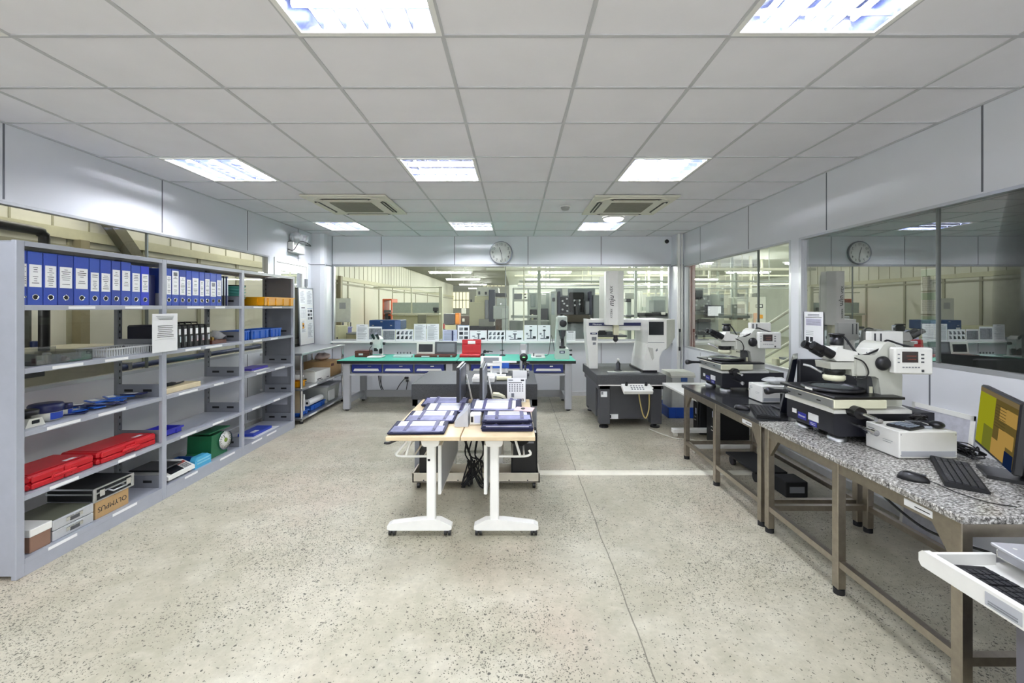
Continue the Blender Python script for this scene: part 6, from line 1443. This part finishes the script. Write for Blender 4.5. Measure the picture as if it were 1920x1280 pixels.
item('tool_chest', 'blue tool chest with pale corner standing behind the photo sheets', 'tool chest', 8.15, [('chest', M('chest blue', '#27508f', .4), 692, 751, 600, 617.5, 0, .45), ('side', M('chest pale blue', '#7d97d4', .4), 740, 751, 601, 617.5, -.006, .006), ('latch', steelL, 713, 717, 602, 604, -.01, .01), ('latch', steelL, 697, 701, 609, 611, -.01, .01), ('latch', steelL, 731, 735, 609, 611, -.01, .01), ('label', paper, 695, 703, 614, 617, -.01, .01)], None, False)
item('storage_cabinet', 'cream low cabinet carrying the blue tool chest', 'cabinet', 8.2, [('cabinet', lc, 690, 753, 618, 724, 0, .5)])
wf = M('frame white', '#e8e8d4', .5)
item('office_screen', 'white framed glass office screen with a beige counter', 'partition', 11., [('post', wf, 823, 829.5, 537, 683, 0, .1), ('post', wf, 770, 772.5, 537, 683, 0, .06), ('top_rail', wf, 700, 829, 537, 539.5, 0, .08), ('mid_rail', wf, 735, 829, 547, 549, .02, .05), ('counter', wf, 734, 824, 587, 590.5, -.25, .4), ('counter_panel', lc, 736, 823, 591, 683, -.1, .05), ('frosted_glass', M('screen glass', '#b7c2bd', .2), 736, 823, 567, 587, .05, .01)])
item('potted_plant', 'small dark plant on the beige counter', 'plant', 10.8, [('pot', inkd, 814, 819, 583, 585.9, 0, .07), ('foliage', grey_dk, 811.5, 821, 576, 583, 0, .12)], None, False)
item('office_chair', 'grey mesh chair back at the beige counter', 'chair', 10.2, [('backrest', M('mesh olive', '#8f8e78', .6), 783, 799, 590, 606, 0, .05), ('seat', grey_dk, 781, 801, 612, 616, -.45, .5), ('post', black, 790, 792, 616, 665, -.2, .06), ('base', black, 778, 804, 665, 667.5, -.4, .5)])
item('pallet_truck_box', 'dark grey machine box next to the orange panel', 'machine', 13., [('box', M('box slate', '#4b4d55', .5), 832, 853, 588, 608), ('stand', lc, 832, 855, 609, 660)])
item('control_box', 'bright orange panel box beyond the office screen', 'panel', 12.9, [('panel_box', M('orange box', '#e0801e', .5), 853.5, 861, 587, 608, 0, .4), ('door', M('orange door', '#ea9230', .5), 854.5, 860.5, 590, 606, -.02, .02), ('stand', grey_dk, 855, 860, 608.5, 665)])
item('fire_extinguisher', 'red extinguisher beside the white post of the office screen', 'extinguisher', 11.3, [('cylinder', red, 829.8, 833, 607, 616, 0, .12), ('valve', black, 830.5, 832, 605, 607, .03, .06), ('bracket', grey, 829, 834, 616, 660, .02, .1)])
item('pump_unit', 'small dark pump unit with white ring near the orange panel', 'pump', 13.8, [('body', M('pump brown', '#4c3c34', .6), 862, 880, 592, 609), ('ring', white, 866.5, 871, 597, 603, -.03, .03), ('stand', grey_dk, 862, 880, 609, 655), ('cabinet', white, 865, 872, 578, 588, .1, .3)])
# lit far windows
for nm, a, b, c, d, nv in (('window_5', 842, 880, 547, 578, 6), ('window_6', 905, 947, 528, 537, 6)):
    Y = 29.8; q = G(M('far frame', '#8c8c80', .6)); x0, x1, z0, z1 = AX(a, Y), AX(b, Y), AZ(d, Y), AZ(c, Y)
    for k in range(nv+1): x = x0+(x1-x0)*k/nv; q.box(x-.03, x+.03, Y, Y+.06, z0, z1)
    for k in range(3): z = z0+(z1-z0)*k/2; q.box(x0, x1, Y, Y+.06, z-.03, z+.03)
    wdw = struct(q, nm); G(glow('daylit pane', '#fdf3c0', 1.0)).box(x0, x1, Y+.03, Y+.05, z0, z1).obj('pane', wdw)
item('milling_machine', 'tall cream milling machine with a stepped top', 'machine', 10.4, [('cabinet', lc, 880, 909, 566, 640, 0, .8), ('upper_cabinet', lc, 890, 917, 555, 567, .1, .7), ('top_step', M('step white', '#dddfd6', .5), 893, 935, 539, 556, .2, .6), ('door_edge', grey_lt, 909, 916, 562, 598, .05, .4), ('window', grey_dk, 896.5, 900.5, 546, 552, .19, .01), ('window', grey_dk, 909, 913, 547, 552, .19, .01), ('column', sl, 916.5, 928, 543, 603, -.15, .4), ('head', grey_dk, 927, 950, 549, 556, .1, .3), ('tank', M('tank grey', '#a4a59c', .5), 898, 926, 598, 612, -.1, .5), ('base', inkd, 880, 944, 611, 660, -.1, .9), ('lamp', inkd, 882, 885, 561, 566, -.02, .02)])
item('control_cabinet', 'pale control cabinet with a rounded door panel', 'cabinet', 9.6, [('upper_box', pl, 931, 950, 559, 573, .05, .3), ('cabinet', pl, 925, 953, 573, 598, 0, .4), ('door', M('door pale', '#d2dad4', .5), 940, 951, 578, 597, -.02, .02), ('lower_box', pl, 941, 953, 598, 680, 0, .4), ('hose_panel', M('rust clutter', '#6b5a4d', .7, var=.4, sc=30), 929, 941, 599, 680, .05, .3), ('handle', chrome, 937, 941, 568, 571, .03, .02)])
item('assembly_frame', 'white enamel frame rig with a small screen', 'frame', 10.6, [('post', pl, 961, 964, 540, 600, 0, .08), ('post', pl, 989, 992, 540, 600, 0, .08), ('top_rail', wb, 961, 1008, 539, 542.5, 0, .1), ('mid_rail', wb, 963, 990, 561, 565, 0, .08), ('bottom_rail', pl, 958, 1010, 591, 596, 0, .3), ('screen', grey, 964, 979, 550, 561, .1, .05), ('cabinet', M('frame base', '#a2a9a4', .5), 955, 1032, 601, 670, .1, .4)])
item('test_cabinet', 'white enamel cabinet with a glass door behind the pale post', 'cabinet', 11.2, [('cabinet', pl, 991, 1008, 548, 600, 0, .4), ('glass_door', M('glass grey', '#8f9a98', .15), 995, 1004, 551, 576, -.02, .02), ('bin', inkd, 994, 1007, 580, 598, -.1, .1), ('bottle', cream, 996.5, 1000, 589, 600, -.15, .08)])
item('test_cabinet', 'white enamel test stand with dark lower bay right of the pale post', 'cabinet', 11.4, [('cabinet', pl, 1014, 1030, 548, 612, 0, .4), ('dial_column', wb, 1015, 1024, 551, 571, -.05, .05), ('dark_bay', grey_dk, 1013, 1028, 578, 598, -.04, .04)])
item('workshop_post', 'pale square workshop post beyond the joint of the glazing', 'post', 10., [('post', M('post sage', '#b3bcb0', .6), 1008, 1014, 500, 699, 0, .09), ('base', grey, 1007, 1015, 694, 699, -.02, .13)])
item('workshop_post', 'thin white pole with clamps before the enamel frames', 'post', 8.85, [('pole', wf, 981, 983.5, 500, 712, 0, .03), ('clamp', black, 983, 986, 550, 553, 0, .05), ('clamp', black, 983, 987, 556, 559, 0, .05)])
# big turning centre
t = item('turning_centre', 'large grey machine with an open dark tool turret', 'machine', 10.2, [('body', M('machine grey', '#8f969b', .5), 1042, 1116, 541, 606, .3, 1.2), ('side_body', M('machine steel grey', '#a3aaab', .5), 1112, 1138, 553, 640, .2, 1.2), ('dark_frame', M('frame midnight', '#262b45', .5), 1046, 1051, 546, 588, .05, .3), ('dark_frame', M('frame midnight', '#262b45', .5), 1105, 1110, 546, 590, .05, .3), ('tool_board', inkd, 1051, 1066, 556, 586, .1, .2), ('work_bay', blackm, 1068, 1095, 548, 561, .2, .1), ('work_bay', blackm, 1068, 1074, 561, 585, .2, .1), ('work_bay', blackm, 1089, 1095, 561, 585, .2, .1), ('spindle', grey_dk, 1079, 1085, 563, 600, .05, .2), ('tray', M('oily tray', '#4d463c', .6), 1046, 1106, 590, 604, -.1, .5), ('pendant_screen', wb, 1055, 1064.5, 540, 554, -.1, .1), ('base', M('machine grey', '#8f969b', .5), 1042, 1116, 606, 690, .1, 1.2), ('operator_panel', grey, 1098, 1105, 565, 588, -.05, .1)])
for a, b in ((1063, 560), (1055, 564), (1058, 569), (1064, 573), (1055, 580), (1064, 583), (1077, 563), (1087, 563), (1078, 572), (1087, 570)):
    q = G(steelL); Y = 10.15; q.cyl((AX(a, Y), Y, AZ(b, Y)), (AX(a, Y), Y+.15, AZ(b, Y)), .022, n=10); q.obj('tool_holder', t)
item('service_cabinet', 'tall pale cabinet beside the machine with the tool turret', 'cabinet', 10., [('cabinet', pl, 1033, 1044, 546, 640, 0, .5), ('hose', grey_dk, 1036, 1041, 558, 565, -.05, .05), ('door', M('cabinet door', '#b4bfc4', .5), 1034, 1040, 550, 590, -.01, .01)])
item('parts_trolley', 'dark trolley with pale boxes seen under the measuring machine beam', 'trolley', 8.6, [('deck', grey_dk, 1108, 1176, 628, 632, 0, .5), ('box', inkd, 1113, 1135, 619, 628, .05, .3), ('box', grey_dk, 1137, 1150, 621, 628, .05, .3), ('pale_parts', cream, 1114, 1150, 632, 640, -.02, .2), ('leg', grey_dk, 1110, 1113, 640, 719, .05, .05), ('leg', grey_dk, 1170, 1173, 640, 719, .05, .05), ('lower_deck', grey, 1108, 1176, 640, 642, 0, .5)])
item('lathe', 'pale lathe with a grey guard on a black bench', 'machine', 10.8, [('guard', M('guard grey', '#9aa3a3', .5), 1226, 1247, 562, 585, 0, .4), ('headstock', pl, 1222, 1250, 555, 588, .25, .5), ('lamp_post', wb, 1229, 1231.5, 538, 560, .3, .05), ('lamp_post', wb, 1248, 1250.5, 536, 560, .3, .05), ('bench_top', inkd, 1209, 1258, 587, 592, -.2, .8), ('bench', grey, 1211, 1258, 592, 680, -.1, .6), ('wheel', white, 1240, 1248, 585, 590, -.22, .05)])
item('drill_press', 'pale green drilling machine between the head and the lathe', 'machine', 11.5, [('column', pl, 1176, 1184, 548, 640, .1, .2), ('head', wb, 1172, 1196, 548, 560, 0, .5), ('table', grey, 1174, 1208, 590, 594, -.1, .5), ('motor', grey_dk, 1174, 1183, 560, 566, -.05, .2), ('base', grey, 1174, 1200, 640, 676, 0, .5)])
item('drill_press', 'second pale drilling machine close before the lathe', 'machine', 12., [('column', wb, 1197, 1200, 545, 640, .1, .15), ('column', wb, 1203, 1205, 545, 640, .1, .15), ('head', pl, 1205, 1222, 575, 582, 0, .4), ('table', wb, 1204, 1222, 590, 594, -.05, .4), ('base', grey, 1195, 1220, 640, 672, 0, .5)])
for n_, (Y, z_, r_, c_) in enumerate(((9.7, 2.13, .018, pl), (10.9, 2.02, .014, pl), (12.2, 2.2, .022, wf), (15., 2.3, .03, grey), (17., 2.08, .03, wf))):
    t = thing('overhead_pipe', 'pale service pipe under the workshop ceiling, %s counted from the glazing' % ORD[n_], 'pipe', (4., Y, z_), 'workshop service pipes')
    G(c_).cyl((.1, Y, z_), (9.5, Y, z_), r_, n=10).obj('pipe', t)
    for x in (.8, 2.7, 4.6, 6.5, 8.4): G(c_).cyl((x, Y, z_), (x, Y, HZ), .01, n=6).obj('hanger', t)
for n_, (px, Y) in enumerate(((1192, 9.9), (1216, 12.6), (1240, 11.8), (1330, 12.9), (1372, 11.6), (1407, 13.1))):
    x = AX(px, Y); t = thing('workshop_post', 'slender pale post in the workshop, %s along from the measuring machine' % ORD[n_], 'post', (x, Y, 0), 'slender workshop posts')
    G(wf if n_ % 2 else pl).box(x-.03, x+.03, Y-.03, Y+.03, .02, HZ).obj('post', t); G(grey).box(x-.08, x+.08, Y-.08, Y+.08, 0, .02).obj('base', t)
for Y, z_ in ((9., 2.32), (14., 2.55)):
    q = G(wf); q.box(-.6 if Y < 10 else 0, 9.5, Y, Y+.06, z_, z_+.05)
    for x in (0.5, 2.4, 4.3, 6.2, 8.1): q.box(x, x+.05, Y+.005, Y+.055, z_, HZ)
    single(q, 'overhead_rail', 'white overhead cable rail %s the workshop' % ('along the near side of' if Y < 10 else 'deeper inside'), 'rail')
# ---------------- beyond the side pane
item('work_desk', 'white desk strewn with papers beyond the side pane', 'desk', 9.0, [('desk_top', wb, 1296, 1372, 642, 647, -.4, .8), ('front_panel', cream, 1298, 1370, 647, 700, .2, .03), ('papers', paper, 1300, 1345, 640.5, 642, -.35, .4)])
item('desktop_monitor', 'dark monitor on the white desk beyond the side pane', 'monitor', 9.1, [('screen', M('charcoal screen', '#4a4c50', .4), 1309, 1333, 598, 628, 0, .05), ('stand', black, 1319, 1323, 628, 637, .05, .05), ('base', black, 1312, 1330, 636, 637.6, 0, .2)], None, False)
item('office_machine', 'dark office machine at the jamb end of the white desk', 'machine', 9.0, [('body', grey_dk, 1297, 1308, 600, 637.6, 0, .4), ('tray', white, 1299, 1305, 625, 629, -.05, .05)], None, False)
item('grinding_machine', 'pale machine with a lit white operator screen', 'machine', 10.6, [('body', pl, 1303, 1366, 552, 690, .3, 1.2), ('screen_housing', grey_dk, 1323, 1357, 572, 595, -.05, .12), ('tray', wb, 1323, 1356, 596, 600, -.2, .25), ('dark_port', inkd, 1298, 1318, 544, 561, .25, .1), ('arm', grey, 1305, 1323, 580, 582.5, 0, .05), ('side_pad', black, 1357, 1364, 577, 593, -.05, .1)])
t = [o_ for o_ in bpy.data.objects if o_.name.startswith('grinding_machine')][0]
q = G(); fb(q, glow('lit operator screen', '#eef4f2', 1.0), 1328, 1352, 574, 592, 10.53, .02, 0); q.obj('screen', t)
item('inspection_machine', 'dark grey printer-like machine on a cream cabinet', 'machine', 9.4, [('tower', grey_dk, 1380, 1397, 570, 590, .1, .4), ('bed', inkd, 1371, 1411, 588, 597, -.1, .6), ('cabinet', lc, 1371, 1413, 598, 690, 0, .6), ('shelf', grey_lt, 1370, 1414, 622, 625, -.1, .1), ('dial', white, 1378, 1381, 573, 577, .05, .05)])
item('process_cabinet', 'tall white process cabinet with an oval sign', 'cabinet', 10.2, [('cabinet', M('process white', '#dfe3d8', .5), 1396, 1436, 556, 690, 0, .8), ('oval_sign', grey_dk, 1417, 1431, 570, 577, -.02, .02), ('sign_plate', wb, 1419, 1429, 571.5, 575.5, -.03, .01), ('yellow_tag', yellow, 1424, 1431, 590, 597, -.02, .02), ('hook', M('hook tan', '#a99a6c', .5), 1404, 1406, 566, 585, -.02, .02)])
item('workshop_post', 'grey square post beyond the side pane near its joint', 'post', 11.4, [('post', M('post grey', '#a6aaa3', .6), 1379, 1386, 510, 704, 0, .1), ('base', grey, 1377, 1388, 698, 704, -.02, .14)])
item('workshop_post', 'slim pale post behind the lit operator screen', 'post', 12.4, [('post', M('post sage', '#b3bcb0', .6), 1345, 1349, 510, 687, 0, .08), ('base', grey, 1344, 1350, 682, 687, -.02, .12)])
# stairs
t = thing('staircase', 'short steel stair with white handrails close behind the side pane', 'stairs', (3.9, 5.8, 0))
G(M('stair slate', '#4f525a', .6)).prism([(6.35, .001), (4.9, .001), (4.9, 1.05), (5.2, 1.05), (6.35, .25)], 'x', 3.62, 4.3).obj('side_plate', t)
for k in range(4): G(grey).box(3.6, 4.32, 5.3+.25*k, 5.56+.25*k, 1.04-.2*k, 1.07-.2*k).obj('tread', t)
for dz in (-.22, .0, .22, .44): G(wf).cyl((3.57, 6.2, .78+dz), (3.57, 4.95, 1.36+dz*.9), .02, n=10).obj('handrail', t)
for y, z_ in ((6.2, 1.24), (5.0, 1.76)): G(wf).cyl((3.57, y, .001), (3.57, y, z_), .02, n=10).obj('baluster', t)
item('safety_box', 'small cream box at the foot of the stair', 'box', 5.6, [('box', cream, 1455, 1463, 672, 690, 0, .1), ('post', grey, 1457, 1461, 690, 790, .02, .05)])
# ---------------- unlit room behind the near side pane
t = thing('office_desk', 'dim desk row in the dim side room behind the near side pane', 'desk', (5.6, 2., 0))
G(grey).box(5.1, 6.4, .2, 3.9, .72, .76).obj('desk_top', t); G(grey_dk).box(5.15, 5.2, .2, 3.9, 0.001, .72).obj('front_panel', t)
for k, y in enumerate((.8, 1.9, 3.1)):
    t = thing('desktop_monitor', 'dim monitor on the desk row in the dim side room, %s from the near end' % ORD[k], 'monitor', (5.5, y, .76), 'dim monitors in the dim side room')
    G(black).box(5.5, 5.54, y-.25, y+.25, .86, 1.2, .006).obj('screen', t); G(black).box(5.45, 5.62, y-.1, y+.1, .761, .775).box(5.53, 5.57, y-.02, y+.02, .77, .9).obj('stand', t)
t = thing('paper_rack', 'dim white paper trays on the desk row in the dim side room', 'tray', (5.4, 2.5, .76))
for k in range(3): G(white).box(5.25, 5.55, 2.35, 2.65, .762+.06*k, .80+.06*k).obj('tray', t)
single(G(M('stand-in white board', '#c5cacb', .5)).box(6.47, 6.495, 2.3, 3.5, 1.3, 2.0), 'reflected_board', 'stand-in white board for a reflection in the near side pane', 'board')  # panel stands in for a white board mirrored in the pane
single(G(M('red beam', '#7a3a3a', .6)).box(6.44, 6.495, -.9, 4.25, 2.22, 2.32), 'wall_band', 'dull red band along the far wall of the dim side room', 'band')
for k in range(4):
    z_ = 1.17+.165*k; q = G()
    sheet(q, FR((XR+.075, 3.005, z_), (0, -1, 0), (0, 0, 1)), .135, .155, 'table', rng); q.use(M('mint print', '#a9cdb9', .7)).box(XR+.074, XR+.0742, 2.94, 3.07, z_+.1, z_+.15)
    single(q, 'posted_sheet', 'pale green sheet posted inside the dim pane, %s from the bottom of its column' % ORD[k], 'sheet', 'pale green sheets posted on the dim pane')
t = thing('ceiling_strip_light', 'added unseen strip light brightening the dim side room behind the near side pane', 'light', (4.3, 1.8, 2.83))
G(white).box(4.25, 4.35, 1.1, 2.5, 2.86, 2.9).obj('batten', t); G(glow('added weak tube', '#e8eeff', 13.)).cyl((4.3, 1.15, 2.84), (4.3, 2.45, 2.84), .02, n=8).obj('tube', t)  # lamp added out of sight to lift the side room from black
# ================================================================== CAMERA, WORLD, COLOUR
cam = bpy.data.objects.new('camera', bpy.data.cameras.new('camera')); COL.objects.link(cam)
cam.location = (0, 0, 1.55); cam.rotation_euler = (PI/2, 0, 0)
cam.data.lens = 15; cam.data.sensor_width = 36; cam.data.clip_start = .02
cam.data.shift_x = -5/1920; cam.data.shift_y = -65/1920
scene.camera = cam
w = bpy.data.worlds.new('world'); scene.world = w; w.use_nodes = True
w.node_tree.nodes['Background'].inputs[0].default_value = (.96, .98, 1, 1); w.node_tree.nodes['Background'].inputs[1].default_value = 2.3
vs = scene.view_settings
vs.view_transform = 'Standard'; vs.look = 'None'; vs.gamma = 1; vs.use_curve_mapping = False; vs.exposure = 0.66
cy_ = scene.cycles
cy_.use_denoising = True; cy_.use_adaptive_sampling = True; cy_.adaptive_threshold = .025; cy_.max_bounces = 8; cy_.diffuse_bounces = 5; cy_.glossy_bounces = 4; cy_.transparent_max_bounces = 12
cy_.sample_clamp_indirect = 6; cy_.caustics_reflective = False; cy_.caustics_refractive = False; cy_.use_light_tree = True
